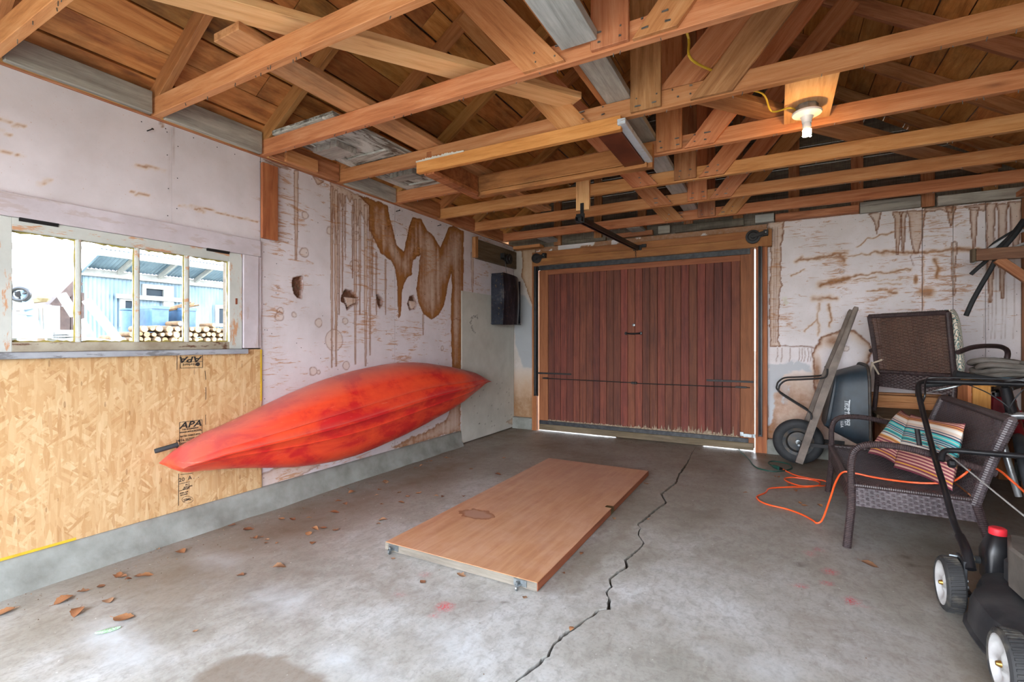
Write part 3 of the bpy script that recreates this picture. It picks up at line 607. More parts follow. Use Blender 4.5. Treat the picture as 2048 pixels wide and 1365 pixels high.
# gable: planks one by one, studs, odd blocks above the wall
RZ = lambda x: 2.30 + .667 * (x if x < 2.31 else 4.62 - x)
z = 2.175; k = 0
while z < 3.92:
    z1 = min(z + .185, 3.97); w0 = max(-.1, (z - 2.42) / .667); w1 = max(-.1, (z1 - 2.42) / .667)
    if w0 < 2.29:
        w1 = min(w1, 2.30); pl = MB(); L = 4.62
        mm = Matrix.Translation((2.31, 5.315, (z + z1) / 2))
        pl.prism([(w0 - 2.31, (z - z1) / 2 + .002), (2.31 - w0, (z - z1) / 2 + .002), (2.31 - w1, (z1 - z) / 2 - .002), (w1 - 2.31, (z1 - z) / 2 - .002)], -.012, .012, Matrix.Rotation(R(90), 4, 'X'))
        pl.build('gable_plank', M['gable'], wall_back, M=mm)
    z = z1; k += 1
for x in (.55, 1.05, 1.55, 2.03, 2.50, 2.98, 3.47, 3.96, 4.35): plate('gable_stud', x, x + .09, 5.262, 5.300, 2.22, RZ(x + .045) + .05, M['fir_old'], wall_back)
for x0, x1, z0, z1, y0, m in [(2.70, 2.86, 2.222, 2.30, 5.20, 'greyw'), (2.87, 3.52, 2.222, 2.285, 5.19, 'fir_old'), (3.53, 3.95, 2.215, 2.31, 5.22, 'grey'), (4.06, 4.6, 2.21, 2.29, 5.22, 'grey'), (1.95, 2.60, 2.215, 2.29, 5.22, 'gable'), (1.30, 1.72, 2.22, 2.27, 5.21, 'fir_old'), (1.78, 1.9, 2.22, 2.3, 5.21, 'grey'), (.75, 1.2, 2.215, 2.25, 5.23, 'gable')]:
    plate('blocking', x0, x1, y0, 5.262, z0, z1, M[m], wall_back)
for x in (.46, 1.50): plate('blocking', x, x + .14, 4.985, 5.26, 2.262, 2.298, M['greyw'], wall_back)
plate('blocking', .06, .42, 5.14, 5.262, 2.20, 2.235, M['fir'], wall_back)
# right wall: rough boards behind open studs
wr = MB(); wr.box(4.645, 4.76, -1.2, 5.45, -.05, 2.25); wall_right = struct(wr.build('wall_right', M['dirtywood']))
for i in range(11): plate('wall_board', 4.622, 4.645, -1.2, 5.29, .02 + i * .2, .215 + i * .2, M['dirtywood'], wall_right)
for i in range(10): y = -.62 + i * .607; plate('wall_stud', 4.545, 4.622, y, y + .04, .14, 2.21, M['fir_old'], wall_right)
plate('wall_stud', 4.577, 4.622, 5.18, 5.268, .14, 2.21, M['fir_old'], wall_right)
plate('top_plate', 4.53, 4.70, -1.2, 5.26, 2.212, 2.25, M['fir_old'], wall_right)
mb = MB(); mb.box(4.53, 4.7, -1.2, 5.2, -.03, .14); struct(mb.build('baseboard_right', M['curb'], bevel=.01))
# door surround
struct(plate('trim_5', .29, 2.842, 5.205, 5.285, 2.075, 2.150, M['header'])); struct(plate('trim_6', .29, 2.842, 5.200, 5.285, 1.988, 2.073, M['header']))
struct(plate('trim_7', .288, .346, 5.205, 5.30, .0, 1.987, M['header'])); struct(plate('trim_8', 2.702, 2.804, 5.21, 5.30, .0, 1.987, M['header']))
struct(plate('trim_9', 2.73, 2.842, 5.192, 5.2045, 1.99, 2.15, M['header']))
# ------------------------------------------------------------------ the big wooden door
door = bpy.data.objects.new('door_1', None); link(door, None, Matrix.Translation((1.5, 5.26, 0))); struct(door)
def door_plank_mat():
    t = M['redwood'].copy(); return t
xs = np.linspace(.482, 2.566, 27)
for i in range(26): plate('door_plank', xs[i] + .0012, xs[i + 1] - .0012, 5.250 + random.uniform(-.002, .002), 5.276, .085, 1.900, M['redwood'], door, .003)
plate('door_stile', .362, .480, 5.247, 5.28, .03, 1.93, M['redwood_pale'], door, .002); plate('door_stile', 2.568, 2.692, 5.247, 5.28, .03, 1.985, M['redwood_pale'], door, .002)
plate('door_rail', .48, 2.568, 5.246, 5.28, 1.872, 1.930, M['redwood_pale'], door, .002); plate('door_rail', .372, 2.568, 5.25, 5.285, 1.925, 1.986, M['header'], door, .002)
plate('bottom_board', .366, 2.685, 5.236, 5.28, .010, .080, M['dirtywood'], door, .004)
M['blackw'] = plain('worn_black_steel', rgb('222429'), .5, .2, rgb('3d3f42'), 22)
b1 = MB(); b1.box(.355, 2.655, 5.232, 5.246, 1.932, 1.984); b1.build('top_bar', M['blackw'], door, bevel=.002)
b1 = MB(); b1.box(.372, 2.64, 5.226, 5.246, .082, .125); b1.build('bottom_bar', M['blackw'], door, bevel=.002)
plate('gap_stop_strip', 1.30, 2.22, 5.282, 5.296, -.01, .02, M['dirtywood'], door, 0); plate('light_stop_plate', .40, 2.66, 5.278, 5.29, .03, 1.97, M['dirtywood'], door, 0)  # added: strip closes the gap's middle, unseen plate stops daylight between planks
# ragged pale rot along the foot of the planks
mb = MB(); rng = random.Random(4); n = 260; top = []
for i in range(n + 1):
    x = .48 + 2.08 * i / n; f = np.clip((x - 1.0) / 1.2, .15, 1); top.append((x, .126 + .006 + rng.random() ** 4 * .085 * f + (.018 * f if rng.random() < .5 else 0)))
mb.grid([[Vector((x, 5.2462, .124)) for x, _ in top], [Vector((x, 5.2462, zt)) for x, zt in top], [Vector((x, 5.2495, zt + .002)) for x, zt in top]])
M['rotwood'] = plain('pale_rotten_wood', rgb('a59580'), .9, 0, rgb('63503d'), 40); mb.build('rot_edge', M['rotwood'], door)
def strap(u0, u1, v, y=5.235, h=.018):
    a, b = onY(u0, v, y), onY(u1, v, y); z_ = (a.z + b.z) / 2
    mb = MB(); mb.box(a.x, b.x, y, y + .008, z_ - h / 2, z_ + h / 2); mb.box(a.x, b.x, y - .006, y, z_ + h / 2 - .004, z_ + h / 2 + .003); mb.build('strap', M['black'], door, bevel=.001)
strap(1072, 1142, 748); strap(1413, 1507, 763)
ry = 5.228
mb = MB(); mb.tube([onY(1085, 757, ry), onY(1267, 766, ry)], .005, 8); mb.build('latch_rod', M['black'], door); mb = MB(); mb.tube([onY(1267, 767, ry), onY(1500, 776, ry)], .005, 8); mb.build('latch_rod', M['black'], door)
c = onY(1268, 766.5, ry); mb = MB(); mb.box(c.x - .03, c.x + .03, 5.22, 5.25, c.z - .012, c.z + .012); mb.tube([(c.x, 5.25, c.z), (c.x, 5.208, c.z)], .012, 12); mb.build('latch_hub', M['black'], door, bevel=.002)
for u, v, h in [(1091, 757, .03), (1482, 775, .05)]:
    c = onY(u, v, ry); mb = MB(); mb.box(c.x - h, c.x + h, 5.222, 5.25, c.z - .009, c.z + .009); mb.build('latch_guide', M['black'], door, bevel=.002)
c = onY(1265, 667, 5.21); mb = MB(); mb.tube(smoothpath([(c.x - .075, 5.235, c.z), (c.x - .06, 5.208, c.z - .002), (c.x, 5.203, c.z - .006), (c.x + .06, 5.208, c.z - .002), (c.x + .075, 5.235, c.z)], 5), [.009] * 21, 8)
for s in (-1, 1): mb.lathe([(0, -.004), (.018, -.004), (.015, .006), (0, .008)], 16, Matrix.Translation((c.x + s * .08, 5.236, c.z)) @ Matrix.Rotation(R(90), 4, 'X'))
mb.build('handle', M['blackp'], door, smooth=True)
c = onY(1267, 650.5, 5.24); mb = MB(); mb.lathe([(0, 0), (.017, 0), (.016, .006), (.008, .009), (0, .009)], 18, Matrix.Translation((c.x, 5.246, c.z)) @ Matrix.Rotation(R(90), 4, 'X')); mb.build('lock', M['steel'], door, smooth=True)
mb = MB()
for a, b, c_, d in [(1480, 864.5, 1487, 873), (1487, 868, 1504, 876), (1505, 869, 1515, 877)]:
    p, q = onY(a, b, 5.226), onY(c_, d, 5.226); mb.box(p.x, q.x, 5.226, 5.236, q.z, p.z)
mb.build('corner_bracket', M['steel'], door, bevel=.001)
for nm, u0, u1, y, z0, z1, lab in [('door_track', 1067.5, 1074.5, 5.17, .42, 1.975, 'black steel door track upright on the jamb near the house corner, short of the floor'), ('door_track', 1516.5, 1524.5, 5.17, .16, 1.99, 'black steel door track upright beside the bright right-hand door gap')]:
    a, b = onY(u0, 800, y), onY(u1, 800, y); mb = MB(); mb.box(a.x, b.x, y + .03, y + .036, z0, z1); mb.box(a.x, a.x + .004, y, y + .03, z0, z1); mb.box(b.x - .004, b.x, y, y + .03, z0, z1); mb.tube([(a.x + .012, y + .012, z0 + .02), (a.x + .012, y + .012, z1)], .008, 8)
    t_ = mb.build(nm, M['blackp'], None, bevel=.0008); tag(t_, lab, 'track', 'door tracks')
# ------------------------------------------------------------------ roof boards (one by one) under a roof slab
NX = Vector((-.5547, 0, .832))
rs = MB()
for s in (-1, 1):
    xa = lambda x: 2.31 + s * (2.31 - x); pts = [(xa(-.35), RZ(-.35) + .18), (xa(2.31), RZ(2.31) + .18), (xa(2.31), RZ(2.31) + .25), (xa(-.35), RZ(-.35) + .25)]
    vs = [Vector((x, y, z)) for y in (-1.4, 5.5) for x, z in pts]; rs.add(vs, [(0, 1, 2, 3), (7, 6, 5, 4), (0, 4, 5, 1), (1, 5, 6, 2), (2, 6, 7, 3), (3, 7, 4, 0)])
ceiling = struct(rs.build('ceiling', M['dirtywood']))
for s in (-1, 1):
    d = -.32; rng = random.Random(8 + s)
    while d < 2.78:
        w = rng.uniform(.155, .215); w = min(w, 2.785 - d)
        if w < .04: break
        mid = d + w / 2; x = -.0 + mid * .832; zz = RZ(x) + .118 + .012
        cx = x if s == 1 else 4.62 - x; up = Vector((-.5547 * s, 0, .832))
        j = rng.uniform(1.0, 4.2); jo = rng.uniform(-.004, .004)
        for y0, y1 in ((-1.35, j - .002), (j + .002, 5.45)):
            board('roof_plank', (cx, y0, zz + jo), (cx, y1, zz + jo), w - rng.uniform(.004, .011), .024, M['sheath'], ceiling, up)
        d += w
# blocking between the rafters on the left wall plate
TY = [-.51 + .6075 * i for i in range(10)]   # truss positions along the garage
for i in range(9):
    a, b = TY[i] + .03, TY[i + 1] - .03
    m = 'grey' if i < 4 or i == 5 else 'fir_old'
    M_, L = frame((.035, a, 2.335), (.035, b, 2.335), (1, 0, .25)); plate('blocking', .015, .045, a, b, 2.262, 2.40 - .01 * (i % 3), M[m], ceiling, .004)
    plate('blocking', 4.575, 4.60, a, b, 2.255, 2.39, M['fir_old'], ceiling, .003)
a, b = onX(571, 320, .06), onX(634, 340, .06); plate('blocking', .047, .072, a.y, b.y, 2.262, 2.345, M['fir'], ceiling)
plate('top_plate', -.02, .011, -1.2, 5.26, 2.2545, 2.262, M['fir_old'], ceiling, .001)
# ------------------------------------------------------------------ roof trusses
NTH = ['first', 'second', 'third']
def truss(i):
    y = TY[i]
    lab = ['wooden roof truss behind the photographer at the open front', 'wooden roof truss just ahead of the open front, hardly in view', 'wooden roof truss nearest the camera, crossing the upper left corner', 'wooden roof truss over the middle of the window', 'wooden roof truss landing above the red-brown wall board',
           'wooden roof truss carrying the near rail of the hatch frame', 'wooden roof truss right behind the light bulb', 'wooden roof truss with the short hanger board of the track', 'wooden roof truss second from the back gable', 'wooden roof truss closest to the back gable'][i]
    t = thing('roof_truss', lab, 'truss', (2.31, y, 2.2625), 'roof trusses of reddish timber')
    jit = random.Random(i)
    board('bottom_chord', (.0, y, 2.2625 + .047), (4.60, y, 2.2625 + .047), .038, .094, M['fir'], t)
    h = .046
    for s in (-1, 1):
        f = lambda x: 2.31 + s * (2.31 - x) if s == 1 else x
        X = lambda x: x if s == -1 else 4.62 - x
        n_ = Vector((-.5547 if s == -1 else .5547, 0, .832))
        p0 = Vector((X(-.28), y, RZ(-.28))) + n_ * (h + .004); p1 = Vector((X(2.30), y, RZ(2.30))) + n_ * (h + .004)
        off = Vector((0, -.0385 if False else 0, 0)); board('rafter', p0 + off, p1 + off, .037, .092, M['rafter'] if s == -1 else M['fir_old'], t, n_)
    yn = y - .0305
    board('king_post', (2.293, yn, 2.272), (2.293, yn, 3.80), .156, .022, M['fir_old'] if i % 2 else M['fir'], t, (0, 1, 0))
    def web(x0, s, w=.145, ang=50, yy=yn, m='fir', z0=2.268):
        th = R(ang); dx = math.cos(th) * s; tt = 0
        for _ in range(400):
            tt += .005
            if z0 + math.sin(th) * tt > RZ(x0 + dx * tt) + .06: break
        p1 = (x0 + dx * tt, yy, z0 + math.sin(th) * tt)
        board('web', (x0, yy, z0), p1, w, .022, M[m], t, (0, 1, 0), skew0=s * (w / 2) / math.tan(th))
    sh = -.10 if i == 5 else 0
    web(2.00 + sh, -1, .145 if i != 4 else .15, 50, m='fir'); web(2.47 if i != 5 else 2.605, 1, .13 if i != 5 else .145, 50, m=['fir', 'fir_old'][i == 5])
    if i == 5: web(2.45, 1, .15, 46, y, 'fir', 2.362)
    return t
trusses = [truss(i) for i in range(10)]
# ------------------------------------------------------------------ loose and nailed timber in the roof
CZ = 2.3565  # top of the bottom chords
def loose(name, p0, p1, w, t, m, label, cat='board', up=(0, 0, 1), **k):
    return tag(board(name, p0, p1, w, t, M[m], None, up, **k), label, cat)
zt = CZ + .019 + .001
loose('diagonal_brace', (.62, .60, zt + .0375), (1.90, 2.50, zt + .0375), .14, .036, 'fir_pale', 'long pale yellow brace running diagonally over the chords towards the centre')
loose('diagonal_brace', (2.45, 2.57, zt), (4.28, 4.88, zt), .14, .036, 'fir_old', 'brown brace running diagonally over the chords right of the light bulb')
loose('stringer_board', (.865, 1.18, zt), (.865, 4.30, zt), .175, .036, 'stpale', 'stained brown stringer lying across the chords beside the grey panel')
loose('center_board', (2.168, -1.1, 2.325), (2.168, 1.872, 2.325), .155, .042, 'greyw', 'wide silver grey board whose sawn end butts a truss chord')
loose('center_board', (2.146, 1.905, zt), (2.146, 3.13, zt), .132, .036, 'grey', 'weathered grey board along the centre between king posts and hatch frame')
loose('center_board', (2.146, 3.15, zt), (2.146, 5.0, zt), .132, .036, 'greyw', 'weathered grey centre board running on towards the back gable')
loose('edge_board', (2.065, -.9, CZ + .05), (2.065, 3.12, CZ + .05), .03, .095, 'header', 'orange-brown board on edge along the left of the grey centre boards')
# weathered painted panel door lying on the chords
def peel():
    t = NT('peeling_grey_paint'); v = t.vec((1, 6, 3)); n = t.noise(v, 3, 6, .7, .5); c = t.ramp(n, (.38, rgb('4f463c')), (.46, rgb('9c9a93')), (.6, rgb('c9c9c3')))
    vr = t.noise(t.vec((1.5, 14, 5)), 2.5, 5, .7, 1.2); c = t.mix(t.ramp(vr, (.56, 0.0), (.60, .75)), c, rgb('4e3a29')); t.bump(n, .3, .004); return t.out(c, .8)
M['peel'] = peel()
pd = thing('old_panel_door', 'weathered panel with peeling grey paint laid on the chords by the left eave', 'panel', (.41, 2.5, CZ))
plate('door_skin', .145, .685, 1.885, 3.16, CZ + .014, CZ + .028, M['peel'], pd)
for x0, x1, y0, y1 in [(.145, .235, 1.885, 3.16), (.595, .685, 1.885, 3.16), (.235, .595, 1.885, 1.99), (.235, .595, 2.40, 2.50), (.235, .595, 3.04, 3.16)]: plate('panel_rail', x0, x1, y0, y1, CZ + .001, CZ + .014, M['peel'], pd, .003)
for x0, x1, y0, y1 in [(.20, .42, 2.14, 2.30), (.30, .52, 2.76, 2.88)]:
    rng = random.Random(int(y0 * 100)); b = MB(); n = 12; lo = []; hi = []
    for i in range(n + 1):
        f = i / n; lo.append((x0 + (x1 - x0) * f, y0 + rng.uniform(-.012, .012))); hi.append((x0 + (x1 - x0) * f, y1 + rng.uniform(-.015, .015)))
    b.prism(lo + hi[::-1], CZ - .030, CZ + .012); b.build('broken_slat', M['grey'], pd)
# hatch frame hanging under two trusses
hf = thing('hatch_frame', 'orange-brown wooden frame hanging under the trusses at the room centre', 'frame', (1.5, 2.8, 2.2))
M['jamb'] = wood('old_jamb_varnish', rgb('c08050'), rgb('a8683a'), rgb('7f4826'), knots=.2, var=.08, dirt=rgb('4c2c18'), dirtamt=.6)
M['orange'] = wood('orange_fir', rgb('dba05c'), rgb('c78843'), rgb('a06630'), knots=.3, var=.05)
plate('frame_rail', .80, 2.17, 2.470, 2.505, 2.188, 2.262, M['orange'], hf)
far = MB(); far.box(.90, 2.20, 3.065, 3.112, 2.175, 2.330); far.box(.93, 2.17, 3.045, 3.066, 2.175, 2.205); far.box(.93, 2.17, 3.052, 3.066, 2.212, 2.222)
far.build('frame_rail', M['jamb'], hf, bevel=.002)
lf = MB(); lf.box(.855, .895, 2.506, 3.112, 2.178, 2.330); lf.box(.896, .918, 2.506, 3.045, 2.178, 2.205); lf.box(.84, .856, 2.5, 3.112, 2.176, 2.19); lf.build('frame_stile', M['jamb'], hf, bevel=.002)
M['varnish'] = plain('dark_red_varnish', rgb('6b3520'), .4, 0, rgb('4b2314'), 5)
rf = MB(); rf.box(2.03, 2.155, 2.52, 3.062, 2.196, 2.214); rf.build('stile_face', M['varnish'], hf)
rf = MB(); rf.box(2.157, 2.20, 2.45, 3.08, 2.205, 2.235); rf.build('painted_stile', paint_mat('chipped_pale_paint', rgb('c3c9d2'), rgb('b3b9c4'), rgb('8a6a4c'), .7), hf, bevel=.002)
ch = MB(); rng = random.Random(3); n = 46; lo = []; hi = []
for i in range(n + 1):
    x = .80 + .38 * i / n; lo.append((x, 2.258)); hi.append((x, 2.264 + rng.random() ** 2 * .014 * math.sin(math.pi * i / n) + .002))
ch.prism(lo + hi[::-1], -.004, .004, Matrix.Translation((0, 2.468, 0)) @ Matrix.Rotation(R(90), 4, 'X')); ch.build('plaster_crumbs', plain('plaster', rgb('d8d4ca'), .9), hf)
# hanger board and the door-lift track
tag(plate('hanger_board', 1.445, 1.558, 3.690, 3.7215, 2.145, 2.52, M['fir_pale']), 'short pale board hung on a truss chord to hold the black track', 'board')
tr = thing('lift_track', 'black steel overhead track from the hanger board to the door header', 'track', (1.565, 4.4, 2.07))
b = MB(); b.bar((1.50, 3.60, 2.072), (1.565, 5.17, 2.098), .046, .004); b.bar((1.477, 3.60, 2.055), (1.542, 5.17, 2.081), .004, .038); b.bar((1.523, 3.60, 2.055), (1.588, 5.17, 2.081), .004, .038); b.bar((1.485, 3.6, 2.037), (1.55, 5.17, 2.063), .012, .004); b.bar((1.515, 3.6, 2.037), (1.58, 5.17, 2.063), .012, .004)
b.build('rail', M['blackp'], tr)
b = MB(); b.box(1.465, 1.535, 3.64, 3.655, 2.03, 2.105); b.box(1.485, 1.515, 3.655, 3.688, 2.09, 2.105); b.box(1.485, 1.515, 3.680, 3.689, 2.09, 2.20); b.build('hanger_bracket', M['blackp'], tr, bevel=.002)
b = MB(); b.box(1.52, 1.61, 5.185, 5.199, 2.06, 2.115); b.box(1.61, 1.66, 5.185, 5.199, 2.085, 2.12); b.tube([(1.565, 5.12, 2.075), (1.565, 5.19, 2.075)], .02, 10); b.build('end_bracket', M['black'], tr, bevel=.002)
cq = [(1.553, 5.16, 2.05), (1.553, 5.165, 2.03), (1.553, 5.17, 2.008), (1.553, 5.17, 1.987)]
for k, p in enumerate(cq):
    p = Vector(p); rr = .012; pts = [p + (Vector((math.cos(a) * .006, 0, math.sin(a) * rr)) if k % 2 else Vector((0, math.cos(a) * .006, math.sin(a) * rr))) for a in np.linspace(0, 2 * math.pi, 12, endpoint=False)]
    b = MB(); b.tube(pts, .0022, 5, closed=True); b.build('chain_link', M['black'], tr)
def pulley(px, y, r, lab, side):
    c = onY(*px, y); t = thing('pulley', lab, 'pulley', c, 'door cable pulleys'); RX = Matrix.Translation(c) @ Matrix.Rotation(R(90), 4, 'X')
    b = MB(); b.lathe([(0, -.018), (r, -.018), (r, -.012), (r * .82, -.006), (r * .82, .006), (r, .012), (r, .018), (r * .7, .02), (r * .62, .014), (r * .3, .014), (r * .25, .024), (0, .024)], 26, RX); b.build('sheave', M['black'], t, smooth=True, ang=30)
    b = MB(); d = Vector((side * r * 1.7, 0, r * .45)); b.bar(c + Vector((0, .012, 0)), c + d + Vector((0, .012, 0)), .05, .006, (0, 1, 0)); b.bar(c + Vector((0, -.024, 0)), c + d * .9 + Vector((0, -.02, 0)), .03, .004, (0, 1, 0)); b.box(c.x + d.x - .02, c.x + d.x + .02, c.y - .01, 5.199, c.z + d.z - .028, c.z + d.z + .028); b.build('bracket', M['black'], t, bevel=.002)
    b = MB(); b.lathe([(0, 0), (.008, 0), (.006, .006), (0, .006)], 8, Matrix.Translation(c + d + Vector((0, -.02, 0))) @ Matrix.Rotation(R(90), 4, 'X')); b.build('bolt', M['steel'], t)
pulley((1073, 517), 5.165, .058, 'dark cable pulley at the header end above the tall left door gap', 1)
pulley((1506, 474), 5.165, .064, 'dark cable pulley at the header end nearest the drip-stained wall', 1)
# left wall fittings
tag(plate('wall_board', .013, .036, 1.897, 2.004, 1.735, 2.215, M['header']), 'red-brown vertical board nailed to the painted wall beside the window', 'board')
a = onX(945, 478, .03); e = onX(1030, 478, .03)
tag(plate('backing_board', .012, .045, 4.37, 5.26, 1.975, 2.185, M['dirtywood']), 'dark stained horizontal board behind the cable spool near the door corner', 'board')
tag(plate('cleat_board', .013, .06, 4.31, 4.362, 1.98, 2.20, M['fir_old']), 'short upright cleat at the end of the dark stained board', 'board')
c = Vector((.085, 4.98, 2.055)); sp = thing('cable_spool', 'black cable spool on the dark board above the metal box', 'spool', c)
b = MB(); b.lathe([(0, -.035), (.02, -.035), (.02, -.02), (.062, -.02), (.062, -.012), (.045, -.01), (.045, .014), (.062, .016), (.062, .024), (.03, .026), (.026, .036), (0, .036)], 26, Matrix.Translation(c) @ Matrix.Rotation(R(90), 4, 'Y')); b.build('drum', M['black'], sp, smooth=True, ang=30)
b = MB(); b.box(.0455, .056, 4.86, 5.02, 2.04, 2.11); b.box(.056, .1, 4.86, 4.89, 2.06, 2.11); b.build('bracket', M['black'], sp, bevel=.002)
b = MB(); b.tube([(.07, 4.93, 2.03), (.09, 4.935, 1.86)], .003, 6); b.build('cable', M['steel'], sp)
bx = thing('counterweight_box', 'dark blue-black bent metal box hanging on the wall beside the door', 'box', (.1, 4.9, 1.56))
M['bluemetal'] = plain('blue_black_sheet', rgb('20242f'), .35, .5, rgb('3a3e48'), 3.5, .45, .7)
def scr():
    t = NT('scratched_blue_black_sheet'); v = t.vec((1, 3, 1.2), rand=False); n = t.noise(v, 4, 7, .7); c = t.ramp(n, (.42, rgb('1e222d')), (.58, rgb('343844')), (.68, rgb('6a6968')))
    s_ = t.noise(t.vec((2, 2, 2), rand=False), 14, 5, .7); c = t.mix(t.ramp(s_, (.62, 0.0), (.66, .7)), c, rgb('8b7049')); return t.out(c, .3, .4)
M['bluemetal'] = scr()
b = MB(); b.box(.03, .172, 4.683, 4.695, 1.268, 1.852); b.build('side_plate', M['bluemetal'], bx, bevel=.003)
rows = []
for k in range(15):
    f = k / 14; y = 4.69 + .455 * f; x = .172 + .03 * math.sin(f * math.pi) + .006 * math.cos(f * 9) - .035 * f ** 4; zt_ = 1.855 - .045 * f * f; zb = 1.262 + .02 * f
    rows.append([Vector((x, y, zb)), Vector((x + .012, y, zb + .2)), Vector((x + .012, y, zt_ - .2)), Vector((x, y, zt_)), Vector((x - .012, y, zt_)), Vector((x - .004, y, zt_ - .2)), Vector((x - .004, y, zb + .2)), Vector((x - .012, y, zb))])
b = MB(); b.grid(rows, closeu=True); b.add(rows[0], [tuple(range(8))]); b.add(rows[-1], [tuple(range(8))]); b.build('bent_face', M['bluemetal'], bx, smooth=True, ang=50)
b = MB(); b.box(.0, .16, 5.135, 5.147, 1.29, 1.80); b.box(.0235, .032, 4.69, 5.14, 1.28, 1.82); b.box(.0, .17, 4.70, 5.14, 1.275, 1.285); b.build('back_plate', M['bluemetal'], bx)
# big nails and bits of paper
ns = MB()
for u, v in [(294, 262), (792, 423), (875, 452)]:
    p = onX(u, v, .0); q = p + Vector((.03, .012, .008)); ns.tube([p, q], .003, 6); ns.lathe([(0, 0), (.006, 0), (.006, .002), (0, .002)], 8, Matrix.Translation(q) @ Matrix.Rotation(R(70), 4, 'Y'))
ns.build('wall_nails', M['black'], wall_left)['kind'] = 'stuff'
M['paper'] = plain('paper_scrap', rgb('d9d6cf'), .8, 0, rgb('c8bfae'))
for px, lab, an in [((1569, 598), 'upper white paper scrap stuck to the wall right of the door', 15), ((1572, 606), 'lower cream paper scrap stuck to the wall right of the door', -40)]:
    c = onY(*px, 5.266); b = MB(); b.box(-.02, .02, -.018, .018, -.001, .001); o = b.build('paper_scrap', M['paper'], None, M=Matrix.Translation(c) @ Matrix.Rotation(R(90), 4, 'X') @ Matrix.Rotation(R(an), 4, 'Z')); tag(o, lab, 'paper')
# staples, nails and splinters left on the chords (one part per truss)
def truss_nails():
    for i in range(2, 10):
        rng = random.Random(i * 7); nb = MB(); y = TY[i]
        for k in range(26):
            x = rng.uniform(.2, 4.4); yy = y + rng.uniform(-.012, .012); l = rng.uniform(.006, .018)
            nb.bar((x, yy, 2.2625 + .001), (x + rng.uniform(-.006, .006), yy, 2.2625 - l), .0028, .0028, (1, 0, 0))
        for xs_ in (2.25, 2.34, 1.95, 2.06, 2.44, 2.52):
            for dz in (.02, .06): nb.bar((xs_ + rng.uniform(-.02, .02), y - .0445, 2.275 + dz), (xs_ + rng.uniform(-.02, .02), y - .041, 2.275 + dz), .006, .006)
        o = nb.build('nails', M['steel'], trusses[i]); o['kind'] = 'stuff'
truss_nails()
# ------------------------------------------------------------------ bare bulb on its plywood plate
lp = thing('ceiling_bulb', 'lit spiral bulb in a white porcelain holder on a plywood plate', 'lamp', (3.02, 2.9, 2.3))
plate('mount_plate', 2.918, 3.135, 2.552, 3.108, 2.2985, 2.313, M['fir_pale'], lp)
LX, LY = 3.02, 2.905
b = MB(); b.lathe([(0, 2.2975), (.052, 2.2975), (.052, 2.262), (0, 2.262)], 8, Matrix.Translation((LX, LY, 0))); b.build('junction_box', M['steel'], lp, bevel=.002)
M['porcelain'] = plain('white_porcelain', rgb('e8e8ea'), .25, 0, rgb('dfdfe2'))
b = MB(); b.lathe([(0, 2.262), (.066, 2.262), (.069, 2.256), (.066, 2.250), (.045, 2.246), (.030, 2.238), (.024, 2.222), (.022, 2.206), (0, 2.206)], 28, Matrix.Translation((LX, LY, 0))); b.build('lamp_holder', M['porcelain'], lp, smooth=True)
b = MB(); b.lathe([(0, 2.206), (.019, 2.206), (.021, 2.185), (.018, 2.172), (0, 2.172)], 18, Matrix.Translation((LX, LY, 0))); b.build('bulb_base', M['porcelain'], lp, smooth=True)
em = NT('glowing_tube'); M['glow'] = em.out(rgb('fff0d0'), .4); em.b.inputs['Emission Color'].default_value = (1, .60, .22, 1); em.b.inputs['Emission Strength'].default_value = 130
hp = [(LX + .015 * math.cos(a), LY + .015 * math.sin(a), 2.172 - .036 * a / (6 * math.pi)) for a in np.linspace(0, 6 * math.pi, 48)]
b = MB(); b.tube(hp, .0058, 8); b.build('spiral_tube', M['glow'], lp, smooth=True)
M['yellow'] = plain('yellow_cable', rgb('d8b53a'), .45, 0, rgb('c4a02c'))
b = MB(); p0 = onZ(1525, 188, 2.36); b.tube(smoothpath([(p0.x - .12, p0.y - .03, 2.40), (p0.x, p0.y, 2.362), (p0.x + .04, p0.y + .14, 2.32), (2.94, 2.86, 2.284), (LX - .05, LY, 2.284)], 6), .0045, 8); tag(b.build('light_cable', M['yellow'], None, smooth=True), 'yellow cable running from the roof to the bulb plate', 'cable')
q0, q1 = onY(1374, 75, 2.30), onY(1382, 118, 2.30)
b = MB(); b.tube(smoothpath([q0 + Vector((-.08, -.3, .12)), q0 + Vector((0, 0, .02)), q1, q1 + Vector((.1, .3, .05))], 6), .006, 8); tag(b.build('light_cable', M['yellow'], None, smooth=True), 'yellow cable loop hanging between the central webs', 'cable')
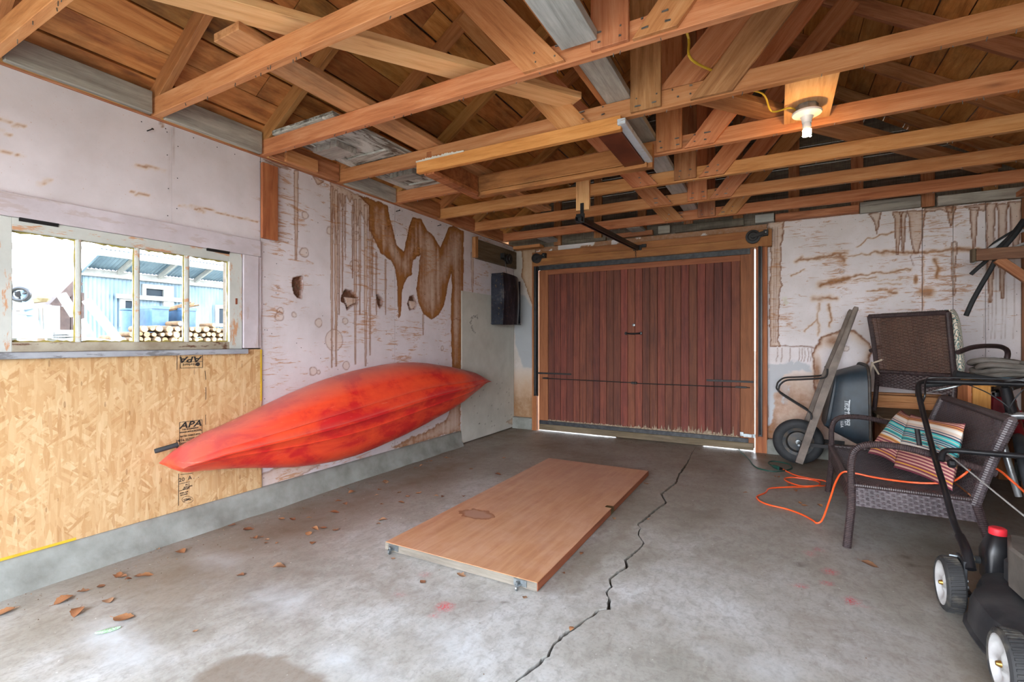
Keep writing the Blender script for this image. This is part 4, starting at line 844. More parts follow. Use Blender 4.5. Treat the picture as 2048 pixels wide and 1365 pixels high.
# ------------------------------------------------------------------ kayak on its side along the left wall
def kayak_mat():
    t = NT('sunfaded_red_plastic'); v = t.vec((1, 1, 1), rand=False)
    n = t.noise(v, 2.6, 6, .62, .8); n2 = t.noise(t.vec((1, .5, 1.6), rand=False), 5, 6, .65, .5)
    c = t.ramp(t.math('ADD', t.math('MULTIPLY', n, .5), t.math('MULTIPLY', n2, .5)), (.40, rgb('ee5230')), (.50, rgb('e2442c')), (.56, rgb('cc2526')), (.7, rgb('bf1b26')))
    nz = t.n('SeparateXYZ', i0=t.n('NewGeometry').outputs['Normal']).outputs[2]
    c = t.mix(t.math('MULTIPLY', t.math('MULTIPLY_ADD', nz, 1.8, -.75, clamp=True), .6), c, rgb('a8756b'))   # dust lying on the upper flank
    s1 = t.noise(t.vec((1, 1.2, 16), rand=False), 7, 4, .7, .6); c = t.mix(t.math('MULTIPLY', t.ramp(s1, (.66, 0.0), (.70, 1.0)), .35), c, rgb('f2b09a'))
    s2 = t.noise(t.vec((1, 8, 1.5), rand=False), 9, 4, .7, .6); c = t.mix(t.math('MULTIPLY', t.ramp(s2, (.68, 0.0), (.72, 1.0)), .3), c, rgb('8d4a45'))
    t.bump(t.noise(v, 50, 4), .08, .002); return t.out(c, t.ramp(n2, (.4, .30), (.65, .5)))
M['kayak'] = kayak_mat()
ky = thing('kayak', 'scuffed red kayak on its side against the wall under the brown stains', 'kayak', (.15, 2.8, .3))
ktop = [(1.310, .447), (1.335, .492), (1.37, .525), (1.469, .566), (1.627, .615), (1.803, .676), (1.975, .734), (2.239, .807), (2.54, .862), (2.895, .898), (3.102, .903), (3.324, .889), (3.699, .836), (4.0, .782), (4.16, .742), (4.26, .70), (4.33, .655)]
kbot = [(1.310, .433), (1.335, .408), (1.37, .388), (1.514, .372), (1.627, .356), (1.859, .302), (2.037, .267), (2.239, .243), (2.46, .237), (2.709, .258), (3.102, .316), (3.567, .415), (3.896, .500), (4.11, .572), (4.22, .612), (4.33, .645)]
def kayak():
    ys = np.unique(np.concatenate([np.linspace(1.31, 1.5, 12), np.linspace(1.5, 4.1, 46), np.linspace(4.1, 4.33, 12)]))
    zt_ = np.interp(ys, *zip(*ktop)); zb = np.interp(ys, *zip(*kbot))
    ker = np.array([1, 2, 3, 2, 1]) / 9.
    sm = lambda a: np.concatenate([a[:2], np.convolve(a, ker, 'valid'), a[-2:]]); zt_, zb = sm(zt_), sm(zb)
    sec = [(1, 0), (1.0, .14), (.97, .34), (.90, .54), (.79, .70), (.66, .80), (.62, .815), (.40, .905), (.30, .94), (.275, .965), (.25, .945), (.06, .985), (.03, 1.03), (-.03, 1.03), (-.06, .985), (-.25, .945), (-.275, .965), (-.30, .94), (-.40, .905), (-.62, .815), (-.66, .80), (-.79, .70), (-.90, .54), (-.97, .34), (-1.0, .14), (-1, 0),
           (-.99, -.15), (-.93, -.4), (-.75, -.68), (-.5, -.86), (-.22, -.97), (0, -1), (.22, -.97), (.5, -.86), (.75, -.68), (.93, -.4), (.99, -.15)]
    rows = []
    for y, t_, b_ in zip(ys, zt_, zb):
        f = (y - 1.31) / 3.02; zc, hb = (t_ + b_) / 2, max((t_ - b_) / 2, .004)
        xg = .155 - .01 * math.sin(math.pi * f); xk = np.interp(f, [0, .04, .12, .3, .55, .8, .93, 1], [.285, .318, .345, .385, .395, .37, .315, .255]); xd = np.interp(f, [0, .15, .5, .85, 1], [.045, .022, .016, .026, .09])
        sh = np.interp(f, [0, .2, .5, 1], [0, 0, 0, 0]); r = []
        sharp = np.interp(f, [0, .06, .2, .8, .94, 1], [1, .85, .25, .25, .8, 1])
        for bq, hq in sec:
            if hq > 0:  # towards the ends the hull becomes a knife-edged V
                hv = 1 - abs(bq) ** 1.0; hq2 = hq * (1 - .75 * sharp) + max(hv, .02) ** .75 * .75 * sharp
                x = xg + (xk - xg) * hq2
            else: x = xg + (xg - xd) * hq
            r.append(Vector((x, y, zc + hb * bq)))
        rows.append(r)
    b = MB(); b.grid(rows, closeu=True); b.add(rows[0], [tuple(range(len(sec)))]); b.add(rows[-1], [tuple(range(len(sec)))])
    b.build('hull', M['kayak'], ky, smooth=True, ang=38)
    # seam bead at the gunwale and the cockpit rim on the hidden deck side
    b = MB(); b.tube([Vector((.006 + .008, 2.75 + .42 * math.cos(a), .575 + .19 * math.sin(a))) for a in np.linspace(0, 2 * math.pi, 32, endpoint=False)], .0075, 6, closed=True); b.build('cockpit_rim', M['rubber'], ky, smooth=True)
kayak()
p0, p1 = onX(309, 903.5, .075), onX(357, 889.5, .11)
b = MB(); b.tube([p0, p0 + (p1 - p0) * .08, p0 + (p1 - p0) * .9, p1], [.011, .0125, .0125, .011], 12); b.build('grab_handle', M['rubber'], ky, smooth=True)
b = MB(); b.tube([p0 + (p1 - p0) * .75, Vector((.10, 1.40, .50))], .004, 6); b.build('handle_cord', M['rubber'], ky)
# ------------------------------------------------------------------ door slab on the floor
def slab_mat():
    t = NT('dusty_veneer'); v = t.vec((10, .9, 10), rand=False); n = t.noise(v, 2.4, 5, .6, .8); c = t.ramp(n, (.3, rgb('b17c5a')), (.5, rgb('c08e69')), (.7, rgb('cb9d79')))
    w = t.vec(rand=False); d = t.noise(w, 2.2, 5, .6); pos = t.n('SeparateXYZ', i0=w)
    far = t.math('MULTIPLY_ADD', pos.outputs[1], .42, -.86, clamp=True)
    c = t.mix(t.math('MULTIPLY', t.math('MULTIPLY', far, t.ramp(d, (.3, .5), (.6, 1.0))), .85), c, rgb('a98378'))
    c = t.mix(t.math('MULTIPLY', t.ramp(t.noise(w, 5, 6, .7), (.45, 0.0), (.7, 1.0)), .4), c, rgb('cfa893'))
    pc = onZ(953, 1029, .045); vd = t.n('VectorMath', _operation='SUBTRACT', i0=w, i1=tuple(pc)).outputs[0]
    vd = t.n('Mapping', Vector=vd, Rotation=(0, 0, R(-18)), Scale=(9.0, 13.5, 0)).outputs[0]
    nn = t.n('TexNoise', Vector=w, Scale=16.0, Detail=4.0); vd = t.n('VectorMath', _operation='ADD', i0=vd, i1=t.n('VectorMath', _operation='SCALE', i0=t.n('VectorMath', _operation='SUBTRACT', i0=nn.outputs['Color'], i1=(.5, .5, .5)).outputs[0], Scale=1.1).outputs[0]).outputs[0]
    vd = t.n('VectorMath', _operation='MULTIPLY', i0=vd, i1=(1, 1, 0)).outputs[0]
    L = t.n('VectorMath', _operation='LENGTH', i0=vd).outputs['Value']
    c = t.mix(t.ramp(L, (.80, .75), (1.0, .9), (1.12, 0.0)), c, rgb('8a5636')); c = t.mix(t.ramp(L, (.66, .85), (.86, 0.0)), c, rgb('ab8674'))
    t.bump(t.noise(v, 8, 3), .05, .002); return t.out(c, .42)
M['slab'] = slab_mat()
ds = thing('door_slab', 'flat tan wooden door panel lying on the concrete floor', 'door panel', (1.55, 2.86, 0))
X0, X1, Y0, Y1 = 1.116, 1.986, 1.850, 3.878
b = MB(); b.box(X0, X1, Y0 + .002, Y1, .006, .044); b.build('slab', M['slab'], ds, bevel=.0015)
M['slabedge'] = wood('bare_slab_edge', rgb('857f72'), rgb('716b60'), rgb('575148'), knots=.1, var=.02, dirt=rgb('5d554a'))
plate('end_strip', X0 + .0005, X1 - .0005, Y0, Y0 + .0025, .0065, .0425, M['slabedge'], ds, 0)
plate('side_strip', X1 - .001, X1 + .002, Y0 + .003, Y1, .0065, .0425, M['redwood_pale'], ds, 0)
for px in ((786, 1103), (1034, 1180)):
    c = onZ(*px, .012); b = MB(); b.box(c.x - .035, c.x + .03, Y0 - .004, Y0 - .0005, .012, .040); b.box(c.x - .018, c.x + .006, Y0 - .03, Y0 - .004, .020, .024); b.lathe([(0, -.004), (.011, -.004), (.011, .004), (0, .004)], 14, Matrix.Translation((c.x - .006, Y0 - .026, .0115)) @ Matrix.Rotation(R(90), 4, 'Y')); b.lathe([(0, 0), (.006, 0), (.006, .012), (0, .012)], 8, Matrix.Translation((c.x - .01, Y0 - .018, .024)))
    b.build('roller_bracket', M['steel'], ds, bevel=.0008)
c = onZ(1213, 1013, .045); b = MB(); b.box(X1 - .04, X1 + .001, c.y - .018, c.y + .018, .0438, .0452); b.box(X1 + .0015, X1 + .0035, c.y - .03, c.y + .03, .008, .043); b.build('lock_notch', plain('tarnished_brass', rgb('6d5f3a'), .4, .7, rgb('443b28')), ds)
# ------------------------------------------------------------------ wheelbarrow standing on its nose
wbw = thing('wheelbarrow', 'upended dark wheelbarrow with wooden handles leaning at the back wall', 'wheelbarrow', (3.1, 4.93, 0))
M['barewood'] = plain('grey_brown_handles', rgb('837870'), .75, 0, rgb('655c55'), 9, .4, .65, .2)
M['tub'] = plain('blue_black_tub_plastic', rgb('1f2a33'), .45, 0, rgb('33424d'), 5, .4, .68)
def handle(p0, pm, p1):
    b = MB(); d = (p1 - p0).normalized(); M0, L0 = frame(p0, pm, (0, 1, 0)); b.box(-L0 / 2, L0 / 2, -.028, .028, -.02, .02, M0)
    rows = []; m1, _ = frame(pm, p1, (0, 1, 0)); yy, zz = m1.col[1].to_3d(), m1.col[2].to_3d()
    for f, w, t_ in [(0, .028, .02), (.25, .026, .02), (.45, .023, .020), (.6, .021, .020), (.97, .019, .019), (1, .014, .014)]:
        c = pm + (p1 - pm) * f; e = min(1, max(0, (f - .3) / .3)); rr = []
        for k in range(16):
            a = 2 * math.pi * k / 16; q = 1 / max(abs(math.cos(a)), abs(math.sin(a))); q = q * (1 - e) + e
            rr.append(c + yy * math.cos(a) * w * q + zz * math.sin(a) * t_ * q)
        rows.append(rr)
    b.grid(rows, closeu=True); b.add(rows[-1], [tuple(range(16))]); b.build('handle', M['barewood'], wbw, smooth=True, ang=35)
hn = [onY(1598, 926, 4.76), onY(1660, 752, 4.70), onY(1713, 614, 4.64)]; handle(*hn)
hf_ = [onY(1601, 882, 5.03), onY(1646, 765, 5.09), onY(1702, 620, 5.14)]; handle(*hf_)
wc = Vector((onY(1596, 882, 4.915).x, 4.915, .197)); RW = Matrix.Translation(wc) @ Matrix.Rotation(R(90), 4, 'X')
b = MB(); b.lathe([(.115, -.03), (.15, -.043), (.178, -.038), (.192, -.022), (.197, 0), (.192, .022), (.178, .038), (.15, .043), (.115, .03)], 40, RW, closed=True); b.build('tire', M['rubber'], wbw, smooth=True)
M['rim'] = plain('blue_grey_rim', rgb('2b3238'), .5, .3, rgb('55493c'), 12)
b = MB(); b.lathe([(0, -.012), (.03, -.012), (.045, -.006), (.08, -.004), (.095, -.03), (.118, -.034), (.12, .034), (.095, .03), (.08, .010), (0, .012)], 32, RW); b.build('rim', M['rim'], wbw, smooth=True, ang=35)
b = MB(); b.tube([wc + Vector((0, -.19, 0)), wc + Vector((0, .16, 0))], .009, 10); b.tube([wc + Vector((0, -.045, 0)), wc + Vector((0, .045, 0))], .02, 12); b.build('axle', M['steel'], wbw)
def tub():
    yc = 4.90
    fl = [(3.300, .815), (3.226, .365)]; rm = [(3.512, .885), (3.522, .205)]
    def ringp(f, inset=0):
        tx, tz = fl[0][0] + (rm[0][0] - fl[0][0]) * f, fl[0][1] + (rm[0][1] - fl[0][1]) * f; bx_, bz = fl[1][0] + (rm[1][0] - fl[1][0]) * f, fl[1][1] + (rm[1][1] - fl[1][1]) * f
        hw = .245 + .085 * f - inset; mz, mx_ = (tz + bz) / 2, (tx + bx_) / 2; hz = (tz - bz) / 2 - inset; r = []
        for k in range(40):
            a = 2 * math.pi * k / 40; e = .38; cy, cz = abs(math.cos(a)) ** e * (1 if math.cos(a) > 0 else -1), abs(math.sin(a)) ** e * (1 if math.sin(a) > 0 else -1)
            z_ = mz + hz * cz; r.append(Vector((mx_ + (tx - bx_) / 2 * cz + inset * .8, yc + hw * cy, z_)))
        return r
    b = MB(); fs = [0, .04, .12, .3, .55, .8, .97, 1.0]; rows = []
    for f in fs:
        rr = ringp(f)
        if f < .12:
            k_ = .82 if f == 0 else .95; c_ = sum(rr, Vector()) / 40; rr = [c_ + (p - c_) * k_ for p in rr]
        rows.append(rr)
    inner = [ringp(f, .006) for f in fs[::-1]]
    b.grid(rows + inner, closeu=True); b.add(rows[0], [tuple(range(40))]); b.add(inner[-1], [tuple(range(40))])
    b.build('tub', M['tub'], wbw, smooth=True, ang=50)
    rr = ringp(1.0, -.006); b = MB(); b.tube(rr, .011, 8, closed=True); b.build('tub_rim', plain('worn_tub_rim', rgb('4a413b'), .6, .2, rgb('2c2a2a'), 20), wbw, smooth=True)
tub()
for y_, dx, dy in [(4.672, 0, 0), (5.13, -4, -5)]:
    pts = [onY(u + dx, v + dy, y_) for u, v in [(1655, 738), (1653, 752), (1642, 757), (1600, 759.5), (1574, 761), (1562, 768), (1558, 776), (1560, 786), (1590, 806), (1617, 823), (1623, 831), (1622, 840)]]
    b = MB(); b.tube(smoothpath(pts, 4), .0075, 8); b.build('leg', M['black'], wbw, smooth=True)
for y0_, y1_ in ((4.80, 4.78), (5.04, 5.06)): b = MB(); b.bar((3.05, y0_, .20), (3.40, y1_, .19), .012, .03); b.build('nose_brace', M['black'], wbw)
sl = Vector((.25, -.083, 0)).normalized(); xx = Vector((.02, 0, -1)).normalized(); zz = xx.cross(sl).normalized()
def ontub(u, v):
    d = ray(u, v); n_ = zz; o = Vector((3.26, 4.655 - .0045, .6)); s_ = n_.dot(o - CAM) / n_.dot(d); p = CAM + d * s_
    m = Matrix((xx, sl, zz)).transposed().to_4x4(); m.translation = p + zz * .0095; return m
M['decal'] = plain('white_decal', rgb('d5dde2'), .5, 0, rgb('b2bcc3'), 40)
text('lettering', 'TRUE TEMPER', M['decal'], wbw, ontub(1694.5, 826), .049, bold=.0010, shear=.25, sx=.66)
text('lettering', 'U.S.A.', M['decal'], wbw, ontub(1684.5, 849), .026, bold=.0006, shear=.2, sx=.8)
b = MB(); a0, a1 = ontub(1700.5, 800).translation, ontub(1696, 838).translation; b.bar(a0, a1, .008, .001, zz); b.build('lettering', M['decal'], wbw)
# ------------------------------------------------------------------ wicker seats
def wicker_mat(name, a, b_, c_):
    t = NT(name); v = t.vec(rand=False); n = t.noise(v, 60, 3, .6); n2 = t.noise(v, 7, 3, .6)
    col = t.mix(t.ramp(n2, (.35, 0.0), (.65, .6)), t.ramp(n, (.35, a), (.65, b_)), c_); return t.out(col, .38)
M['wick'] = wicker_mat('dark_brown_resin_wicker', rgb('33282a'), rgb('4b3c3b'), rgb('2e2629'))
M['wickg'] = wicker_mat('grey_brown_resin_wicker', rgb('443c40'), rgb('605659'), rgb('3b3438'))
def weave(P00, P10, P11, P01, nu, nv, wv, amp=.0025, ww=.008, gap=.86, bulge=None):
    """woven panel on a bilinear patch: nv ribbons along u passing over and under nu uprights"""
    P00, P10, P11, P01 = map(Vector, (P00, P10, P11, P01)); b = MB()
    def S(u, v): return (P00 * (1 - u) + P10 * u) * (1 - v) + (P01 * (1 - u) + P11 * u) * v
    N = ((P10 - P00).cross(P01 - P00)).normalized(); th = .0012
    def SS(u, v): return S(u, v) + (N * bulge(u, v) if bulge else Vector())
    hv = .5 / nv * gap
    for j in range(nv):
        v = (j + .5) / nv; rows = []
        for i in range(2 * nu + 1):
            u = i / (2 * nu); s_ = math.sin(math.pi * (i - .5 * 0) / 1 * .5 * 1) if False else [0, 1, 0, -1][i % 4] * (1 if j % 2 else -1)
            c0, c1 = SS(u, v - hv), SS(u, v + hv); o = N * (amp * s_)
            rows.append([c0 + o - N * th, c0 + o + N * th, c1 + o + N * th, c1 + o - N * th])
        b.grid(rows, closeu=True)
    for i in range(nu):
        u = (i + .5) / nu; d = (S(1, .5) - S(0, .5)).normalized() * ww / 2
        b.add([p for q in (0, .5, 1) for p in (SS(u, q) - d - N * .0006, SS(u, q) + d - N * .0006, SS(u, q) + d + N * .0006, SS(u, q) - d + N * .0006)], [(0, 1, 5, 4), (1, 2, 6, 5), (2, 3, 7, 6), (3, 0, 4, 7), (4, 5, 9, 8), (5, 6, 10, 9), (6, 7, 11, 10), (7, 4, 8, 11)])
    return b
def wrapped(name, pts, r, parent, m, n=10, wrap=.009):
    """tube wound with ribbon: ridged radius along its length"""
    pts = smoothpath(pts, 8) if len(pts) > 2 else [Vector(p) for p in pts]
    acc = [0]
    for a, c in zip(pts[:-1], pts[1:]): acc.append(acc[-1] + (c - a).length)
    K = max(4, int(acc[-1] / wrap)); out, rs = [], []
    for k in range(K + 1):
        for f, q in ((0, 0), (.18, 1), (.82, 1)):
            s_ = (k + f) / (K + 1) * acc[-1]; i = min(np.searchsorted(acc, s_, 'right') - 1, len(pts) - 2); t_ = (s_ - acc[i]) / max(acc[i + 1] - acc[i], 1e-6)
            out.append(pts[i] + (pts[i + 1] - pts[i]) * t_); rs.append(r + (.0012 if q else -.0006))
    b = MB(); b.tube(out, rs, n); return b.build(name, m, parent, smooth=True, ang=25)
# loveseat (its seat cushion is gone)
ls = thing('wicker_loveseat', 'long low wicker loveseat without seat cushion, striped pillows on it', 'loveseat', (3.5, 3.57, 0))
yn_, yf, xf, xb = 3.055, 4.095, 3.225, 3.70
for s_, y_ in ((1, yn_), (-1, yf)):
    wrapped('front_leg', [(xf - .02, y_ - .01 * s_, 0), (xf, y_, .22), (xf, y_, .34)], .019, ls, M['wick'])
    wrapped('arm', [(xf, y_, .33), (xf + .002, y_, .46), (xf + .03, y_, .525), (xf + .10, y_, .548), (xf + .22, y_, .545), (xf + .40, y_, .505), (xf + .56, y_ + .01 * s_, .458)], .0165, ls, M['wick'])
    wrapped('back_leg', [(3.80, y_ - .01 * s_, 0), (3.74, y_, .2), (3.705, y_, .33)], .019, ls, M['wick'])
    wrapped('back_post', [(3.705, y_, .30), (3.77, y_, .53), (3.835, y_, .715)], .022, ls, M['wickg'], wrap=.011)
wrapped('top_rail', [(3.835, yn_, .712), (3.835, yf, .712)], .019, ls, M['wick'])
wrapped('front_rail', [(xf, yn_, .325), (xf, yf, .325)], .014, ls, M['wick']); wrapped('seat_rail', [(xf, yn_, .33), (3.705, yn_, .325)], .012, ls, M['wick']); wrapped('seat_rail', [(xf, yf, .33), (3.705, yf, .325)], .012, ls, M['wick'])
sag = lambda u, v: -.028 * math.sin(math.pi * u) * math.sin(math.pi * v)
weave((xf, yn_, .330), (xf, yf, .330), (3.71, yf, .322), (3.71, yn_, .322), 44, 42, 1, bulge=lambda u, v: .028 * math.sin(math.pi * u) * math.sin(math.pi * v)).build('seat', M['wickg'], ls)
weave((3.702, yn_ + .02, .34), (3.702, yf - .02, .34), (3.832, yf - .02, .70), (3.832, yn_ + .02, .70), 44, 40, 1).build('backrest', M['wickg'], ls)
weave((xf + .01, yn_ - .004, .222), (3.715, yn_ - .004, .222), (3.70, yn_ - .004, .328), (xf, yn_ - .004, .332), 22, 9, 1, amp=.003, ww=.014).build('skirt', M['wickg'], ls)
weave((xf - .004, yn_, .222), (xf - .004, yf, .222), (xf - .004, yf, .33), (xf - .004, yn_, .33), 40, 9, 1, amp=.003, ww=.014).build('skirt', M['wick'], ls)
weave((xf + .01, yf + .004, .222), (3.715, yf + .004, .222), (3.70, yf + .004, .328), (xf, yf + .004, .332), 22, 9, 1, amp=.003, ww=.014).build('skirt', M['wick'], ls)
# armchair standing on planks, its back to the camera
ac = thing('wicker_armchair', 'dark wicker armchair turned away, standing on planks at the back wall', 'chair', (3.95, 4.85, .514))
PB = .514
rp, lpz = Vector((3.966, 4.45, 0)), Vector((3.587, 4.85, 0)); fd = Vector((.726, .69, 0)).normalized()
def at(p, f, z_, s_=0): return Vector((p.x, p.y, 0)) + fd * f + Vector((0, 0, z_)) + (rp - lpz).normalized() * s_
for p, o in ((rp, 1), (lpz, -1)):
    wrapped('back_post', [at(p, .02, .80), at(p, -.015, 1.05), at(p, -.045, 1.283, 0 if o > 0 else -.015)], .017, ac, M['wick'])
    wrapped('back_leg', [at(p, -.015, PB, 0), at(p, .01, .70), at(p, .02, .84)], .016, ac, M['wick'])
    wrapped('front_leg', [at(p, .46, PB), at(p, .45, .80)], .016, ac, M['wick'])
    b = MB(); ap = smoothpath([at(p, -.005, 1.0, .035 * o), at(p, .12, 1.035, .04 * o), at(p, .28, 1.045, .04 * o), at(p, .42, 1.035, .04 * o), at(p, .495, .99, .03 * o), at(p, .485, .88, .01 * o), at(p, .46, .78)], 6); b.tube(ap, .017, 10); b.build('arm', M['wick'], ac, smooth=True)
wrapped('top_rail', [at(lpz, -.045, 1.28, -.015), at(rp, -.045, 1.28)], .017, ac, M['wick']); wrapped('back_rail', [at(lpz, .02, .835), at(rp, .02, .835)], .015, ac, M['wick'])
wrapped('seat_rail', [at(lpz, .46, .79), at(rp, .46, .79)], .015, ac, M['wick'])
M['wickb'] = wicker_mat('brown_resin_wicker', rgb('4a362e'), rgb('6a5044'), rgb('41302b'))
weave(at(lpz, .02, .835), at(rp, .02, .835), at(rp, -.045, 1.27), at(lpz, -.045, 1.27, -.015), 15, 40, 1, amp=.0035, gap=.8, ww=.006).build('backrest', M['wickb'], ac)
weave(at(lpz, .02, .80), at(rp, .02, .80), at(rp, .46, .79), at(lpz, .46, .79), 22, 36, 1).build('seat', M['wick'], ac)
weave(at(lpz, -.004, .715), at(rp, -.004, .70), at(rp, 0, .82), at(lpz, 0, .82), 24, 10, 1, amp=.003).build('skirt', M['wick'], ac)
weave(at(rp, 0, .70), at(rp, .45, .715), at(rp, .45, .80), at(rp, 0, .82), 20, 9, 1, amp=.003).build('skirt', M['wick'], ac)
def pat_mat():
    t = NT('floral_cushion_fabric'); v = t.vec(rand=False); vo = t.n('TexVoronoi', Vector=v, Scale=34.0); w = t.n('TexWave', _wave_type='RINGS', Vector=v, Scale=40.0, Distortion=9.0, Detail=2.0).outputs[0]
    c = t.ramp(w, (.35, rgb('d9d0bf')), (.5, rgb('d3c8b4')), (.55, rgb('7d4a3d')), (.8, rgb('5d8d8a')), interp='CONSTANT'); return t.out(c, .9)
M['floral'] = pat_mat()
b = MB(); rows = []
for j in range(15):
    v_ = j / 14; r_ = []
    for k in range(28):
        a = 2 * math.pi * k / 28; e = .35; cu_, cv_ = abs(math.cos(a)) ** e * (1 if math.cos(a) > 0 else -1), abs(math.sin(a)) ** e * (1 if math.sin(a) > 0 else -1)
        q = 1 - abs(2 * v_ - 1) ** 5 * .1
        r_.append(at(lpz, .095 + .034 * cv_ * q - .075 * (v_), .825 + .478 * v_) + (rp - lpz) * (.5 + .5 * cu_ * q) + Vector((.012, -.012, 0)))
    rows.append(r_)
b.grid(rows, closeu=True); b.add(rows[0], [tuple(range(28))]); b.add(rows[-1], [tuple(range(28))])
tag(b.build('back_cushion', M['floral'], None, smooth=True), 'patterned cushion strapped to the inner back of the wicker armchair', 'cushion')
M['ribbon'] = plain('pale_tie_ribbon', rgb('b8aa98'), .8)
b = MB(); q = at(lpz, -.02, .90); ti = [(q, q + Vector((-.035, -.03, -.12))), (q, q + Vector((.05, -.04, .03))), (q, q + Vector((-.02, -.03, .01))), (q, q + Vector((.03, -.035, -.09)))]
for a_, c_ in ti: b.bar(a_ + Vector((-.012, -.018, 0)), c_, .012, .002, (0, 1, 0))
b.build('cushion_tie', M['ribbon'], ac)
# striped pillows
def stripe_mat():
    t = NT('striped_fabric'); uv = t.n('TexCoord').outputs['UV']; s = t.n('SeparateXYZ', i0=uv).outputs[1]
    mar, tan_, gold, wht, nav, tea, tl2, pnk = rgb('7a3446'), rgb('c59a86'), rgb('c9923f'), rgb('d6d2cb'), rgb('2c4560'), rgb('44b9b6'), rgb('336a7d'), rgb('c9b5a6')
    low = []; 
    for k in range(7): low += [(k * .05, mar), (k * .05 + .026, tan_ if k not in (1,) else gold)]
    st1 = [(p, c) for p, c in low] + [(.345, gold), (.36, mar), (.375, gold), (.395, wht), (.44, nav), (.455, pnk), (.475, tea), (.495, nav), (.51, tea), (.535, pnk), (.55, nav)]
    st2 = [(0, tea), (.57, wht), (.578, tl2), (.60, wht), (.608, tl2), (.63, tea), (.655, pnk), (.665, tea), (.695, nav), (.715, pnk), (.735, nav), (.752, pnk), (.80, wht), (.845, pnk), (.86, gold), (.875, mar), (.89, gold), (.905, mar), (.925, tan_), (.94, mar), (.955, tan_), (.97, mar)]
    r1 = t.ramp(s, *st1, interp='CONSTANT'); r2 = t.ramp(s, *st2, interp='CONSTANT')
    c = t.mix(t.math('GREATER_THAN', s, .565), r1, r2); t.bump(t.noise(t.vec(rand=False), 160, 2), .15, .002); return t.out(c, .85)
M['stripe'] = stripe_mat()
def pillow(name, q, lab, th=.055, seed=0):
    q = [Vector(p) for p in q]; N = ((q[1] - q[0]).cross(q[3] - q[0])).normalized(); n, m = 22, 20; rng = np.random.RandomState(seed); V, F, U = [], [], []
    for side in (-1, 1):
        for j in range(m + 1):
            for i in range(n + 1):
                u, v = i / n, j / m; e = (math.sin(math.pi * u) * math.sin(math.pi * v)) ** .38
                pin = .035 * (math.sin(math.pi * u)) * (abs(2 * v - 1) ** 4) * (1 if v > .5 else -1); pu = .03 * math.sin(math.pi * v) * abs(2 * u - 1) ** 4 * (1 if u > .5 else -1)
                uu, vv = u - pu * 1.0, v - pin
                p = (q[0] * (1 - uu) + q[1] * uu) * (1 - vv) + (q[3] * (1 - uu) + q[2] * uu) * vv
                wr = .006 * math.sin(9 * u + 5 * v + seed) * math.sin(7 * v) * e
                V.append(p + N * side * (th * e + .001) + N * wr); U.append((u, v))
        o = (side > 0) * (n + 1) * (m + 1)
        for j in range(m):
            for i in range(n):
                a = o + j * (n + 1) + i; f = (a, a + 1, a + n + 2, a + n + 1); F.append(f if side > 0 else f[::-1])
    o2 = (n + 1) * (m + 1); border = [i for i in range(n + 1)] + [j * (n + 1) + n for j in range(1, m + 1)] + [m * (n + 1) + i for i in range(n - 1, -1, -1)] + [j * (n + 1) for j in range(m - 1, 0, -1)]
    for a, c in zip(border, border[1:] + border[:1]): F.append((a, c, c + o2, a + o2))
    me = bpy.data.meshes.new(name); me.from_pydata(V, [], F); uvl = me.uv_layers.new(name='UVMap')
    for lp_ in me.loops: uvl.data[lp_.index].uv = U[lp_.vertex_index]
    me.materials.append(M['stripe']); me.shade_smooth(); o = link(bpy.data.objects.new(name, me)); tag(o, lab, 'pillow', 'striped pillows on the loveseat'); return o
pillow('striped_pillow', [(3.47, 3.47, .355), (3.632, 3.085, .350), (3.712, 3.205, .665), (3.59, 3.69, .64)], 'front striped pillow leaning over the other one on the loveseat', .05, 1)
pillow('striped_pillow', [(3.40, 3.83, .355), (3.50, 3.60, .350), (3.62, 3.72, .62), (3.60, 3.98, .63)], 'rear striped pillow half hidden behind the front one on the loveseat', .045, 5)
